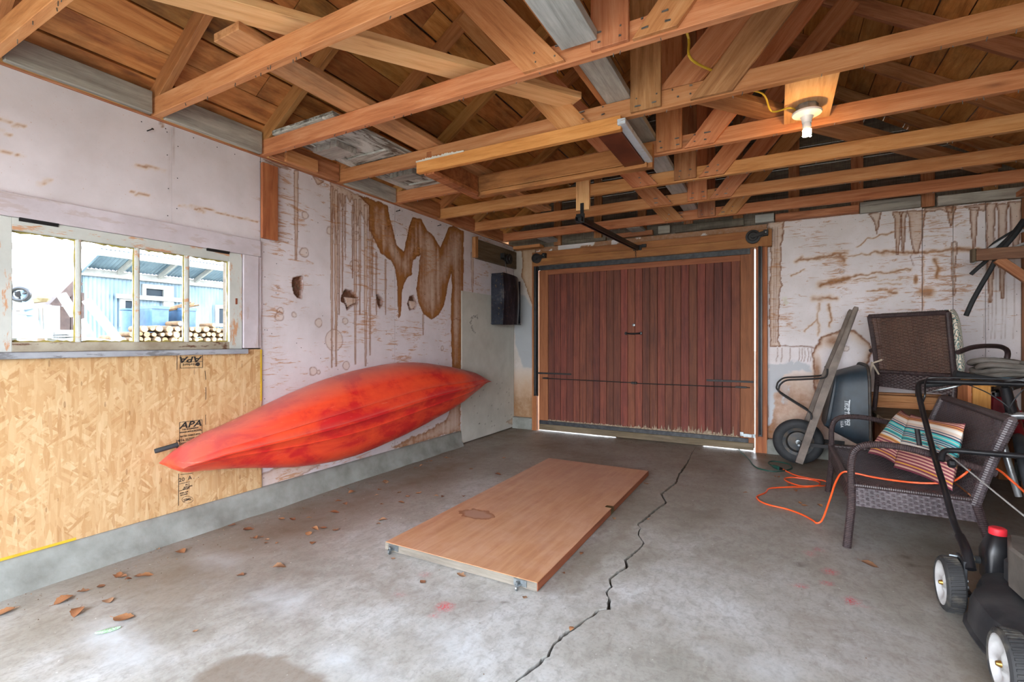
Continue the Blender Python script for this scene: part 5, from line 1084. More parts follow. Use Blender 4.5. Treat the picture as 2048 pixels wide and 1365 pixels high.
# ------------------------------------------------------------------ lawn mower
mw = thing('lawn_mower', 'black push lawn mower with pale wheels and a red fuel cap', 'lawn mower', (3.75, 2.26, 0))
M['deck'] = plain('dusty_black_deck', rgb('26282c'), .55, .1, rgb('47484a'), 5, .42, .7)
M['hub'] = plain('pale_grey_wheel_plastic', rgb('c5c5c6'), .5, 0, rgb('a8a8a6'), 7)
M['tread'] = plain('dry_rubber_tread', rgb('2b2b2c'), .8, 0, rgb('5d584f'), 16, .5, .72)
M['redcap'] = plain('red_plastic_cap', rgb('e0303c'), .4); M['gold'] = plain('brass_bolt', rgb('b08a48'), .35, .8)
MWR = .105
def mower_wheel(x, y, s):
    R_ = MWR; RX = Matrix.Translation((x, y, R_)) @ Matrix.Rotation(R(-90) * s, 4, 'Y')   # local z points outwards
    b = MB(); b.lathe([(.082, .0), (.090, .004), (.100, -.002), (R_ - .0025, -.008), (R_ - .0025, -.05), (.098, -.056), (.08, -.054)], 48, RX, closed=True)
    for k in range(48):
        a = 2 * math.pi * k / 48; m = RX @ Matrix.Rotation(a, 4, 'Z')
        b.add([m @ Vector(p) for p in ((R_ - .003, -.0035, -.008), (R_ + .001, -.003, -.008), (R_ + .001, .003, -.008), (R_ - .003, .0035, -.008), (R_ - .003, .0055, -.050), (R_ + .001, .006, -.050), (R_ + .001, .012, -.050), (R_ - .003, .0125, -.050))], [(0, 1, 2, 3), (7, 6, 5, 4), (0, 4, 5, 1), (1, 5, 6, 2), (2, 6, 7, 3), (3, 7, 4, 0)])
    tire = b.build('tire', M['tread'], mw, smooth=True, ang=30)
    rows = []
    for r, z in [(.0, -.004), (.018, -.004), (.024, -.010), (.036, -.016), (.06, -.014), (.074, -.008), (.079, .001), (.083, .001), (.083, -.012), (0, -.03)]:
        rw = []
        for k in range(40):
            a = 2 * math.pi * k / 40; e = .007 * math.cos(4 * a) if .02 < r < .075 else 0; rw.append(RX @ Vector((r * math.cos(a), r * math.sin(a), z + max(e, -.004))))
        rows.append(rw)
    b = MB(); b.grid(rows, closeu=True); b.build('wheel_disc', M['hub'], mw, smooth=True, ang=50)
    b = MB(); b.lathe([(0, .008), (.006, .008), (.008, .004), (.011, -.006), (0, -.006)], 10, RX); b.build('axle_bolt', M['gold'], mw, smooth=True)
for x, y, s in ((3.465, 2.535, 1), (3.472, 1.979, 1), (4.055, 2.535, -1), (4.055, 1.979, -1)): mower_wheel(x, y, s)
def deck():
    b = MB(); rows = []; outl = []
    for k in range(48):
        a = 2 * math.pi * k / 48; c, s_ = math.cos(a), math.sin(a); e = .62
        yy_ = .405 * abs(s_) ** .75; outl.append((3.765 + (.235 + .045 * max(0, 1 - (yy_ / .19) ** 4)) * abs(c) ** e * (1 if c > 0 else -1), 2.235 + .405 * abs(s_) ** .75 * (1 if s_ > 0 else -1)))
    for sc, z in [(1.03, .05), (1.04, .058), (1.0, .066), (.985, .13), (.94, .165), (.85, .180), (.62, .188), (.0, .19)]:
        rows.append([Vector((3.775 + (x - 3.775) * sc, 2.235 + (y - 2.235) * sc, z)) for x, y in outl])
    b.grid(rows, closeu=True); inner = [[Vector((3.775 + (x - 3.775) * .97, 2.235 + (y - 2.235) * .98, z)) for x, y in outl] for z in (.05, .14)]
    b.grid(inner, closeu=True); b.add(inner[1], [tuple(range(48))]); b.build('deck', M['deck'], mw, smooth=True, ang=35)
deck()
b = MB(); b.box(3.635, 3.94, 2.14, 2.50, .165, .27); b.build('engine_block', M['deck'], mw, bevel=.015)
M['shroud'] = plain('dusty_grey_shroud', rgb('6d6862'), .7, 0, rgb('48453f'), 7, .4, .7)
b = MB(); b.prism([(3.625, 2.13), (3.93, 2.10), (3.97, 2.3), (3.94, 2.50), (3.655, 2.52), (3.61, 2.36)], .195, .345); b.lathe([(0, .345), (.11, .345), (.105, .362), (.06, .37), (0, .37)], 24, Matrix.Translation((3.79, 2.31, 0))); b.build('engine_shroud', M['shroud'], mw, bevel=.012, smooth=True)
b = MB(); rows = []
for z, w, d in [(.13, .046, .048), (.135, .05, .052), (.24, .052, .054), (.262, .045, .048), (.305, .030, .034), (.312, .024, .026)]:
    r_ = []
    for k in range(20):
        a = 2 * math.pi * k / 20; e = .45; c, s_ = math.cos(a), math.sin(a); r_.append(Vector((3.655 + w * abs(c) ** e * (1 if c > 0 else -1), 2.60 + d * abs(s_) ** e * (1 if s_ > 0 else -1), z)))
    rows.append(r_)
b.grid(rows, closeu=True); b.add(rows[0], [tuple(range(20))]); b.add(rows[-1], [tuple(range(20))]); b.build('fuel_tank', M['blackp'], mw, smooth=True, ang=40)
b = MB(); b.lathe([(0, .312), (.027, .312), (.028, .318), (.027, .336), (.022, .339), (0, .339)], 20, Matrix.Translation((3.652, 2.60, 0))); b.build('fuel_cap', M['redcap'], mw, smooth=True, ang=30)
b = MB(); b.box(3.71, 3.7125, 2.56, 2.63, .15, .25); b.build('sticker', M['decal'], mw); b = MB(); b.box(3.690, 3.705, 2.545, 2.5475, .16, .19); b.build('sticker', M['yellowedge'], mw)
b = MB(); b.box(3.525, 3.537, 2.50, 2.60, .06, .215); b.box(3.525, 3.56, 2.52, 2.58, .07, .085); b.build('handle_bracket', M['deck'], mw, bevel=.002)
b = MB(); b.tube([(3.50, 2.58, .205), (3.535, 2.58, .205)], .006, 8); b.tube([(3.53, 2.545, .10), (3.55, 2.545, .10)], .012, 8); b.tube([(3.52, 2.53, .13), (3.545, 2.53, .13)], .008, 8); b.build('bracket_bolt', M['steel'], mw)['kind'] = 'stuff'
b = MB(); b.tube([(3.54, 2.58, .20), (3.575, 2.60, .198)], .012, 10); b.build('lever_sleeve', M['gold'], mw); b = MB(); b.tube([(3.575, 2.60, .198), (3.64, 2.64, .185)], .014, 10); b.build('axle_lever', M['steel'], mw)
hl = [onX(u, v, 3.545) for u, v in [(1942, 1140), (1932, 1100), (1920, 1073), (1906, 1040), (1888, 975), (1871, 920), (1852, 848), (1840, 800)]]
top = [Vector((3.552, 3.325, .838)), Vector((3.575, 3.352, .858)), Vector((3.62, 3.362, .862))]
mir = lambda p: Vector((7.55 - p.x + .03, p.y, p.z))
path = smoothpath(hl + top + [Vector((3.79, 3.365, .862))] + [mir(p) for p in top[::-1]] + [mir(p) for p in hl[::-1]], 5)
b = MB(); b.tube(path, .0125, 10); b.build('handlebar', M['blackp'], mw, smooth=True)
b = MB(); b.tube(smoothpath([hl[2] + Vector((0, 0, .0)), hl[1], hl[0]], 4), .017, 10); b.build('handle_sleeve', M['blackp'], mw, smooth=True)
cbz = onX(1880, 908, 3.545); b = MB(); cp = [cbz + Vector((0, -.02, -.03)), cbz + Vector((.012, 0, .008)), cbz + Vector((.05, .01, .018)), cbz + Vector((.2, .01, .018)), mir(cbz) + Vector((-.05, .01, .018)), mir(cbz)]; b.tube(smoothpath(cp, 6), .0125, 10); b.build('cross_bar', M['blackp'], mw, smooth=True)
b = MB(); bp_ = [onX(1843, 812, 3.555), onX(1850, 790, 3.56), Vector((3.585, 3.33, .868)), Vector((3.63, 3.34, .885)), Vector((3.80, 3.345, .885)), Vector((3.96, 3.34, .882)), Vector((4.0, 3.3, .845))]; b.tube(smoothpath(bp_, 6), .0045, 8); b.build('bail_bar', M['blackp'], mw, smooth=True)
c = onX(1895, 927, 3.56); b = MB(); b.lathe([(0, 0), (.012, 0), (.02, .006), (.02, .022), (.012, .03), (0, .03)], 8, Matrix.Translation(c) @ Matrix.Rotation(R(90), 4, 'Y')); b.build('clamp_knob', M['blackp'], mw, bevel=.002)
c = onX(1836, 875, 3.50); b = MB(); b.tube([c + Vector((0, .02, .036)), c + Vector((.004, -.01, -.038))], .011, 10); b.build('starter_grip', M['blackp'], mw, smooth=True)
r0 = onX(1846, 868, 3.53); b = MB(); b.tube([c + Vector((.008, .01, .01)), r0, Vector((3.80, 2.52, .325))], .0035, 6); b.build('starter_rope', plain('grey_rope', rgb('8a8886'), .8), mw)
b = MB(); b.tube([r0 + Vector((.02, 0, .01)) + Vector((0, math.cos(a) * .011, math.sin(a) * .011)) for a in np.linspace(0, 5.2, 12)], .003, 6); b.build('rope_guide', M['black'], mw)
# ------------------------------------------------------------------ bicycle leaning behind the loveseat
bk = thing('bicycle', 'silver and red bicycle leaning behind the wicker loveseat', 'bicycle', (4.054, 3.30, 0))
Fd = Vector((-.3, -.954, 0)).normalized(); Sd = Vector((-Fd.y, Fd.x, 0)); ln = R(11)
BM = Matrix((Fd, Sd, Vector((0, 0, 1)))).transposed().to_4x4(); BM.translation = (4.054, 3.30, .004)
BM = BM @ Matrix.Rotation(ln, 4, 'X')
L = lambda x, z, s=0: BM @ Vector((x, s, z))
M['silver'] = plain('silver_paint', rgb('9ea0a2'), .3, .6, rgb('86888a')); M['bikered'] = plain('red_frame_paint', rgb('8f1520'), .3, .1, rgb('6d0f18')); M['bikeblack'] = M['blackp']
for nm, x0 in (('front_wheel', 0.0), ('rear_wheel', -.98)):
    b = MB(); b.tube([L(x0 + .288 * math.cos(a), .312 + .288 * math.sin(a)) for a in np.linspace(0, 2 * math.pi, 48, endpoint=False)], .022, 10, closed=True); w_ = b.build(nm, M['rubber'], bk, smooth=True)
    b = MB(); b.tube([L(x0 + .262 * math.cos(a), .312 + .262 * math.sin(a)) for a in np.linspace(0, 2 * math.pi, 48, endpoint=False)], .009, 6, closed=True); b.build('rim', M['silver'], w_, smooth=True)
    b = MB(); b.tube([L(x0, .312, -.035), L(x0, .312, .035)], .018, 12); b.build('hub', M['silver'], w_)
    b = MB()
    for k in range(28): a = 2 * math.pi * k / 28; b.tube([L(x0 + .015 * math.cos(a + .5), .312 + .015 * math.sin(a + .5), .02 * (-1) ** k), L(x0 + .258 * math.cos(a), .312 + .258 * math.sin(a), 0)], .001, 4)
    b.build('spokes', M['steel'], w_)['kind'] = 'stuff'
for s in (-1, 1):
    b = MB(); b.tube(smoothpath([L(-.05, .705, .0), L(-.045, .70, .045 * s), L(-.03, .66, .058 * s), L(-.005, .50, .06 * s), L(0, .312, .055 * s)], 6), [.02 - .006 * i / 24 for i in range(25)], 10); b.build('fork_leg', M['silver'], bk, smooth=True)
    b = MB(); b.tube([L(-.018, .585, .0605 * s + .016 * s), L(-.012, .53, .0615 * s + .016 * s)], .008, 6); b.build('fork_decal', M['bikered'], bk)
def tb(n, p, q, r, m): bb = MB(); bb.tube([p, q], r, 12); return bb.build(n, M[m], bk, smooth=True)
tb('head_tube', L(-.055, .705), L(-.105, .845), .024, 'bikeblack'); tb('down_tube', L(-.075, .74), L(-.60, .29), .026, 'bikered'); tb('top_tube', L(-.10, .81), L(-.70, .66), .021, 'silver')
tb('seat_tube', L(-.60, .29), L(-.74, .74), .018, 'bikered'); tb('seat_post', L(-.735, .73), L(-.75, .79), .013, 'silver')
for s in (-1, 1): tb('chain_stay', L(-.60, .29, .03 * s), L(-.98, .312, .05 * s), .011, 'silver'); tb('seat_stay', L(-.71, .66, .02 * s), L(-.98, .312, .05 * s), .009, 'bikered')
b = MB(); b.lathe([(.085, -.003), (.09, -.003), (.09, .003), (.02, .004), (.02, -.004)], 26, BM @ Matrix.Translation((-.60, .05, .29)) @ Matrix.Rotation(R(90), 4, 'X'), closed=True); b.build('chainring', M['black'], bk)
tb('stem', L(-.105, .845), L(-.05, .885), .015, 'bikeblack')
b = MB(); b.tube(smoothpath([L(-.06, .905, -.29), L(-.055, .90, -.18), L(-.045, .885, -.07), L(-.045, .885, .07), L(-.055, .90, .18), L(-.06, .905, .29)], 6), .0125, 10); b.build('handlebar', M['bikeblack'], bk, smooth=True)
for s in (-1, 1):
    tb('grip', L(-.0595, .904, .18 * s), L(-.06, .905, .31 * s), .017, 'rubber')
    b = MB(); b.tube(smoothpath([L(-.05, .89, .16 * s), L(-.01, .885, .17 * s), L(.0, .875, .24 * s), L(-.01, .87, .28 * s)], 5), .005, 6); b.build('brake_lever', M['steel'], bk, smooth=True)
    b = MB(); b.tube(smoothpath([L(-.03, .89, .14 * s), L(.10, .84, .06 * s), L(.10, .76, 0), L(-.03, .72, .01 * s)], 7), .0028, 6); b.build('brake_cable', M['rubber'], bk, smooth=True)
b = MB(); rows = []
for f, w, z in [(0, .02, .80), (.1, .022, .80), (.2, .035, .798), (.27, .07, .80), (.30, .06, .80)]: rows.append([L(-.62 - f, z + .02 * math.sin(a), w * math.cos(a)) for a in np.linspace(0, 2 * math.pi, 14, endpoint=False)])
b.grid(rows, closeu=True); b.add(rows[0], [tuple(range(14))]); b.add(rows[-1], [tuple(range(14))]); b.build('saddle', M['rubber'], bk, smooth=True)
# ------------------------------------------------------------------ planks under the armchair, bench and its clutter
pf = thing('plank_platform', 'rough timber stand of planks that carries the wicker armchair', 'stand', (4.0, 4.8, 0))
for y0, y1, z1, x0 in ((4.40, 4.60, .512, 3.57), (4.605, 4.80, .512, 3.56), (4.805, 5.03, .512, 3.575), (5.035, 5.24, .512, 3.565)): plate('plank', x0, 4.53 if y0 > 4.5 else 3.99, y0, y1, .474, z1, M['dirtywood'], pf)
for x in (3.62, 4.40):
    plate('bearer', x, x + .09, 4.41 if x < 4 else 4.62, 5.23, .386, .473, M['fir_old'], pf)
    for y in (4.45 if x < 4 else 4.63, 5.12): plate('leg', x, x + .09, y, y + .09, .0, .385, M['fir_old'], pf)
for z0, x0, m, lab in ((.5135, 3.575, 'fir', 'lower of two orange boards stacked on the plank stand behind the armchair'), (.5665, 3.56, 'fir', 'upper of two orange boards stacked on the plank stand behind the armchair')):
    tag(plate('timber_offcut', x0, 4.50, 5.105, 5.20, z0, z0 + .052, M[m]), lab, 'board')
tag(board('timber_offcut', (3.56, 5.232, .573), (4.45, 5.232, .573), .04, .118, M['fir_old']), 'brown board standing on edge against the wall behind the armchair', 'board')
lf_ = board('leaning_board', (3.60, 4.32, .003), (3.72, 4.375, .40), .12, .022, M['header'], None, (0, 1, 0)); tag(lf_, 'orange-brown board end leaning in the dark under the plank stand', 'board')
q0, q1 = Vector((3.56, 4.30, .18)), Vector((3.79, 4.30, .02))
st_ = MB(); st_.tube([Vector((3.555, 4.34, .36)), Vector((3.84, 4.34, .02))], .009, 8); tag(st_.build('steel_rod', M['black'], None), 'black steel rod slanting down under the plank stand', 'rod')
mb = MB(); mb.box(3.60, 3.69, 4.22, 4.30, .0, .44); mb.box(3.605, 3.685, 4.216, 4.22, .02, .42); o = mb.build('metal_case', plain('pale_grey_enamel', rgb('a7aaab'), .4, .2, rgb('8d8f8f')), None, bevel=.006); tag(o, 'narrow pale grey metal case standing behind the striped pillows', 'case')
bn = thing('workbench', 'low wooden workbench by the right wall with a coiled hose on it', 'workbench', (4.3, 4.42, 0))
plate('bench_top', 4.02, 4.54, 4.235, 4.625, .786, .812, M['orange'], bn); plate('side_panel', 3.995, 4.015, 4.26, 4.60, .005, .785, M['fir'], bn); plate('front_panel', 4.0155, 4.105, 4.242, 4.258, .30, .785, M['orange'], bn)
plate('shelf', 4.016, 4.30, 4.26, 4.60, .485, .503, M['fir_old'], bn)
for x, y in ((4.495, 4.255), (4.495, 4.56)): plate('leg', x, x + .04, y, y + .04, .0, .785, M['fir_old'], bn)
cn = thing('fuel_can', 'dark red plastic fuel can on the shelf beneath the workbench top', 'can', (4.18, 4.36, .504))
b = MB(); b.box(4.108, 4.218, 4.275, 4.42, .504, .715); b.build('can_body', plain('dark_red_plastic', rgb('7d1220'), .45, 0, rgb('5d0c18')), cn, bevel=.018, smooth=True)
b = MB(); b.lathe([(0, .715), (.02, .715), (.02, .74), (0, .74)], 14, Matrix.Translation((4.15, 4.31, 0))); b.build('can_cap', M['blackp'], cn); b = MB(); b.tube(smoothpath([(4.19, 4.35, .712), (4.19, 4.35, .745), (4.19, 4.42, .745), (4.19, 4.42, .712)], 5), .009, 8); b.build('can_handle', M['blackp'], cn, smooth=True)
bt = thing('spray_bottle', 'small violet and black bottle standing beside the workbench', 'bottle', (4.02, 4.70, .5125))
cb_ = Matrix.Translation((4.025, 4.70, .5125)); b = MB(); b.lathe([(0, 0), (.03, 0), (.032, .004), (.032, .11), (.026, .13), (0, .13)], 20, cb_); b.build('bottle_body', plain('violet_label', rgb('5a5c8a'), .4, 0, rgb('9aa0bd'), 10), bt, smooth=True, ang=40); b = MB(); b.lathe([(0, .13), (.022, .13), (.024, .135), (.024, .175), (.02, .18), (0, .18)], 16, cb_); b.build('bottle_cap', M['blackp'], bt, smooth=True, ang=40)
M['hose'] = plain('grey_hose', rgb('716c66'), .7, 0, rgb('5a5650'), 10); M['hoseb'] = plain('blue_grey_hose', rgb('5e7c8c'), .6, 0, rgb('49626f'), 10)
b = MB(); pts = []
for k in range(150):
    a = 2 * math.pi * k / 40; r_ = .16 + .02 * math.sin(k * .37); pts.append(Vector((4.28 + r_ * 1.25 * math.cos(a), 4.43 + (r_ * .95) * math.sin(a), .832 + .030 * (k / 40) + .012 * math.sin(3 * a + k * .02))))
b.tube(pts, [.0185 + (.0015 if i % 2 else 0) for i in range(len(pts))], 8); ho = b.build('vacuum_hose', M['hose'], None, smooth=True); tag(ho, 'grey coiled hose piled on the workbench', 'hose')
b = MB(); b.tube(smoothpath([(4.09, 4.262, .829), (4.25, 4.252, .829), (4.45, 4.258, .829), (4.52, 4.30, .829)], 8), .0165, 8); tag(b.build('blue_hose', M['hoseb'], None, smooth=True), 'blue-grey hose length along the front edge of the workbench', 'hose')
vt = thing('vacuum_nozzle', 'black hose nozzle reaching from the workbench towards the armchair', 'nozzle', (3.98, 4.24, .84))
b = MB(); a0, a1 = onY(1909, 748, 4.20), onY(1972, 757, 4.22); b.tube([a0, a0 + (a1 - a0) * .35, a1, a1 + Vector((.12, .015, -.02))], [.026, .02, .017, .017], 12); b.build('tube', M['rubber'], vt, smooth=True)
# ------------------------------------------------------------------ wall bracket with hoses, upper right
sh = thing('shelf_bracket', 'rough timber wall bracket in the upper right carrying black hoses', 'bracket', (4.4, 4.7, 1.7))
M['stained'] = wood('stained_bracket', rgb('8d6a52'), rgb('6f4a36'), rgb('4d3326'), knots=.4, var=.05, dirt=rgb('8b8078'), dirtamt=.5)
plate('arm', 4.15, 4.62, 4.68, 4.72, 1.664, 1.748, M['stained'], sh, .003); plate('end_block', 4.128, 4.149, 4.672, 4.728, 1.656, 1.752, M['dirtywood'], sh, .003)
board('brace', (4.27, 4.70, 1.668), (4.60, 4.70, 1.34), .035, .06, M['fir_old'], sh, (.7, 0, .7))
M['wpipe'] = plain('white_plastic_pipe', rgb('c9cdd4'), .4, 0, rgb('aeb3ba'), 8)
def hose(name, pxs, Ys, r, m, lab, cat='hose'):
    pts = smoothpath([onY(u, v, y) for (u, v), y in zip(pxs, Ys)], 6); b = MB(); b.tube(pts, r, 10); return tag(b.build(name, M[m], None, smooth=True), lab, cat)
hose('rubber_hose', [(1932, 632), (1945, 603), (1962, 572), (1978, 545), (1990, 523), (2003, 502), (2030, 470), (2046, 447)], [4.742, 4.742, 4.742, 4.742, 4.742, 4.742, 4.76, 4.80], .016, 'rubber', 'long black hose hanging lowest from the timber bracket')
hose('rubber_hose', [(1942, 549), (1955, 537), (1970, 524), (1984, 508), (2000, 493), (2025, 468), (2046, 440)], [4.776, 4.776, 4.776, 4.776, 4.776, 4.79, 4.83], .0135, 'rubber', 'short black hose end just below the timber bracket')
hose('plastic_pipe', [(1944, 528), (1960, 515), (1980, 498), (2005, 482), (2030, 468), (2046, 461)], [4.81, 4.81, 4.81, 4.81, 4.82, 4.84], .0125, 'wpipe', 'white plastic pipe bending over the timber bracket', 'pipe')
hose('plastic_pipe', [(2020, 499.5), (2035, 493), (2048, 488), (2060, 483)], [4.71, 4.74, 4.78, 4.82], .012, 'wpipe', 'short piece of pale pipe at the wall end of the bracket', 'pipe')
hose('rubber_hose', [(1976, 500), (1990, 486), (2015, 470), (2040, 456), (2050, 449)], [4.84, 4.84, 4.845, 4.85, 4.87], .011, 'rubber', 'thin black hose lying on top of the white pipe', 'hose')
# ------------------------------------------------------------------ extension cords
M['orangecord'] = plain('orange_cord', rgb('f0602c'), .4, 0, rgb('e0521f')); M['greencord'] = plain('green_cord', rgb('1d4a40'), .45, 0, rgb('163a33'))
CR = lambda pts: crop(.2052, 1400, 780, pts)
fl = [onZ(u, v, .006) for u, v in CR([(800, 770), (850, 798), (950, 840), (1100, 870), (1200, 885), (1248, 908), (1220, 935), (1130, 950), (1000, 940), (900, 915), (835, 885), (830, 862), (900, 855), (1000, 865), (1120, 885), (1168, 908), (1150, 933), (1050, 948), (900, 948), (750, 955), (670, 965), (640, 1003), (575, 1030), (553, 1050), (590, 1090), (680, 1125), (850, 1165), (1000, 1220), (1100, 1275), (1140, 1300)])]
fl[7].z += .010; fl[17].z += .0
up = [Vector((3.118, 3.338, .035)), Vector((3.15, 3.29, .17)), Vector((3.175, 3.24, .29)), Vector((3.205, 3.205, .355)), Vector((3.26, 3.195, .358)), Vector((3.36, 3.20, .345)), Vector((3.50, 3.215, .338)), Vector((3.60, 3.20, .352)), Vector((3.655, 3.175, .375)), Vector((3.70, 3.15, .43)), onX(1955, 931, 3.765) + Vector((0, 0, .012)), Vector((3.80, 3.12, .47)), Vector((3.86, 3.17, .42)), Vector((3.92, 3.08, .33)), Vector((3.96, 2.90, .14)), Vector((3.99, 2.78, .012)), Vector((4.06, 2.72, .006))]
b = MB(); b.tube(smoothpath(fl + up, 6), .0052, 8); tag(b.build('extension_cord', M['orangecord'], None, smooth=True), 'orange extension cord looping on the floor and across the loveseat', 'cord')
gc = thing('green_extension_lead', 'dark green cord coming under the door to the orange plug', 'cord', onZ(1545, 935))
gp = [onZ(u, v, .006) for u, v in CR([(396, 600), (400, 612), (430, 635), (480, 680), (520, 735), (580, 770), (700, 795), (800, 793), (880, 775), (896, 755), (860, 725), (780, 705), (700, 698), (666, 712), (690, 733), (712, 742)])]
gp = [gp[0] + Vector((-.05, .2, .006))] + gp
b = MB(); b.tube(smoothpath(gp, 6), .0052, 8); b.build('cable', M['greencord'], gc, smooth=True)
a, c = onZ(*CR([(706, 740)])[0], .016), onZ(*CR([(772, 768)])[0], .016); e = onZ(*CR([(800, 772)])[0], .012)
b = MB(); b.tube([a, a + (c - a) * .25, a + (c - a) * .8, c], [.009, .016, .017, .014], 10); b.build('socket_end', M['greencord'], gc, smooth=True); b = MB(); b.tube([c, e], [.014, .009], 10); b.build('plug', M['black'], gc, smooth=True)
# ------------------------------------------------------------------ leaves
def leaf_mat():
    t = NT('dry_leaf'); r = t.n('ObjectInfo').outputs['Random']; n = t.noise(t.vec(), 30, 4, .6)
    c = t.ramp(r, (0, rgb('8c5a38')), (.3, rgb('a8774f')), (.55, rgb('704228')), (.8, rgb('bb9472')), (1, rgb('825638')))
    return t.out(t.mix(t.ramp(n, (.4, 0.0), (.65, .5)), c, rgb('5a3620')), .75)
M['leaf'] = leaf_mat()
def leaf_mesh(seed):
    rng = random.Random(seed); n, m = 9, 6; rows = []; cu = rng.uniform(18, 42); tw = rng.uniform(-10, 10); lobes = rng.choice([0, 0, 1])
    for i in range(n + 1):
        f = i / n; w = .42 * math.sin(math.pi * min(1, f * 1.02 + .01)) ** .8 * (1 - .25 * f) * (1 + (.35 * math.sin(f * 17) if lobes else .08 * math.sin(f * 25))); r_ = []
        for k in range(m + 1):
            g_ = k / m * 2 - 1; r_.append(Vector((f - .5, w * g_, .22 * math.sin(f * 2.6 + seed) * f + cu / 100 * (w * g_) ** 2 * 3 + tw / 60 * g_ * w * f)))
        rows.append(r_)
    zmin = min(p.z for r_ in rows for p in r_)
    for r_ in rows:
        for p in r_: p.z -= zmin
    b = MB(); b.grid(rows); b.tube([Vector((-.5, 0, rows[0][3].z)), Vector((-.72, .06, rows[0][3].z + .04))], .012, 4)
    o = b.build('dry_leaf', M['leaf'], None, smooth=True); return o
LV = """678,975,9 705,986,16 698,979,6 752,991,8 760,980,7 772,966,13 677,1004,13 690,1009,12 608,1018,8 670,1026,17 564,1039,13 585,1040,12 618,1037,10 503,1060,10 630,1060,14 617,1069,14 648,1057,13 671,1062,13 765,1041,15 756,1049,9 507,1079,15 523,1075,7 535,1080,9 532,1087,8 554,1087,6 625,1087,12 559,1137,20 764,1009,6 799,986,9
237,1152,14 246,1155,12 274,1154,13 257,1160,9 294,1152,17 202,1174,12 166,1184,14 128,1202,22 215,1204,17 154,1228,20 5,1228,22 248,1238,28 390,1264,9 481,1152,13 359,1106,20 315,1100,8 463,1052,13 496,1060,18 892,917,12 854,924,10 861,923,9 843,933,10 832,937,9 942,939,9 1008,917,8 995,950,14 772,965,14 759,981,8 799,985,8 815,994,11 837,988,14 872,993,10 886,994,9 927,994,10 803,1006,13 763,1009,7
1292,969,12 1228,1038,9 1163,1108,10 1126,1148,9 1050,1196,12 786,1118,8 922,1152,17 1296,1040,7 1143,1259,12 1554,956,12 1490,986,8 1608,1012,11 1600,1007,8 1639,1012,11 1591,982,9 1578,971,8 1740,1131,22 845,1165,13"""
LEAFLAB = {(248, 1238): 'broad tan leaf lying right beside the shiny green leaf', (1740, 1131): 'orange-brown leaf alone on the floor in front of the loveseat', (1050, 1196): 'dry leaf against the zinc roller at the near right corner of the door slab',
    (786, 1118): 'dry leaf under the zinc roller at the near left corner of the door slab', (1163, 1108): 'dry leaf standing at the long right edge of the door slab', (1126, 1148): 'dry leaf flat by the near end of the door slab\'s right edge', (1292, 969): 'dry leaf at the far right corner of the door slab',
    (1228, 1038): 'dry leaf beside the brass lock notch of the door slab', (1143, 1259): 'pale leaf stuck in the floor crack', (559, 1137): 'single upright curled leaf on clean floor left of the door slab', (922, 1152): 'crumpled leaf just in front of the door slab\'s near edge', (765, 1041): 'pale leaf standing left of the door slab\'s long side',
    (1554, 956): 'pale leaf between the green plug and the orange loops', (1490, 986): 'brown leaf left of the orange cord near the door', (5, 1228): 'brown leaf cut by the left edge of the picture', (845, 1165): 'thin twig-like leaf between red paint marks in front of the slab', (390, 1264): 'tiny leaf closest to the dark damp stain'}
lm = [leaf_mesh(s) for s in range(6)]; k = 0
for w_ in LV.split():
    u, v, s_ = map(float, w_.split(',')); rng = random.Random(k * 3 + 1)
    p = onZ(u, v, .0008); sz = s_ / FPX * (CAM - p).length * 1.02
    Mx = Matrix.Translation(p) @ Matrix.Rotation(rng.uniform(0, 6.28), 4, 'Z') @ Matrix.Diagonal((sz, sz, sz * .8, 1))
    o = lm[k] if k < 6 else lm[k % 6].copy()
    if k >= 6: COL.objects.link(o)
    o.matrix_basis = Mx; tag(o, LEAFLAB.get((int(u), int(v)), 'small dry brown leaf curled on the bare concrete floor'), 'leaf', 'fallen leaves on the floor'); k += 1
b = MB(); p = onZ(216, 1262, .002); sz = .075
rows = [[Vector((f - .5, (.22 * math.sin(math.pi * (f * .96 + .02)) ** .7) * g_, .10 * (1 - g_ * g_) + .02)) for g_ in np.linspace(-1, 1, 6)] for f in np.linspace(0, 1, 9)]
b.grid(rows); o = b.build('green_leaf', plain('pale_green_leaf', rgb('6fa06a'), .4, 0, rgb('c5d6c8'), 14), None, smooth=True, M=Matrix.Translation(p) @ Matrix.Rotation(R(60), 4, 'Z') @ Matrix.Diagonal((sz, sz, sz * .6, 1))); tag(o, 'shiny pale green leaf lying on the floor near the lower left', 'leaf')

# crumbs and grit along the curb and the door, nail heads on the wall sheets
rng = random.Random(77); b = MB()
def bit(x, y, s): b.add([(x - s, y, .0), (x, y - s * .7, .0), (x + s, y + s * .2, .0), (x, y, s * .8)], [(0, 1, 3), (1, 2, 3), (2, 0, 3), (2, 1, 0)])
for k in range(420): bit(.06 + abs(rng.gauss(0, .22)), rng.uniform(.7, 5.15), rng.uniform(.0015, .005))
for k in range(160): bit(rng.uniform(.4, 4.4), 5.2 - abs(rng.gauss(0, .15)), rng.uniform(.002, .006))
for k in range(120): bit(rng.uniform(.8, 3.4), rng.uniform(.7, 5), rng.uniform(.0012, .003))
tag(b.build('floor_debris', plain('dark_grit', rgb('4a3a2c'), .9, 0, rgb('7a5a3c'), 60), None), 'dark grit and crumbs scattered along the curb', 'debris', kind='stuff')
b = MB()
def nh(y, z): b.box(.0, .0016, y - .0022, y + .0022, z - .0022, z + .0022)
for y in (1.37, 1.42, 1.93, 2.52, 3.11, 3.165, 3.75, 4.08):
    z = .2
    while z < 2.22:
        if not (z < 1.75 and y < 1.9): nh(y + rng.uniform(-.006, .006), z)
        z += rng.uniform(.12, .2)
y = 1.25
while y < 4.1: nh(y, 2.225 + rng.uniform(-.01, .01)); y += rng.uniform(.1, .17)
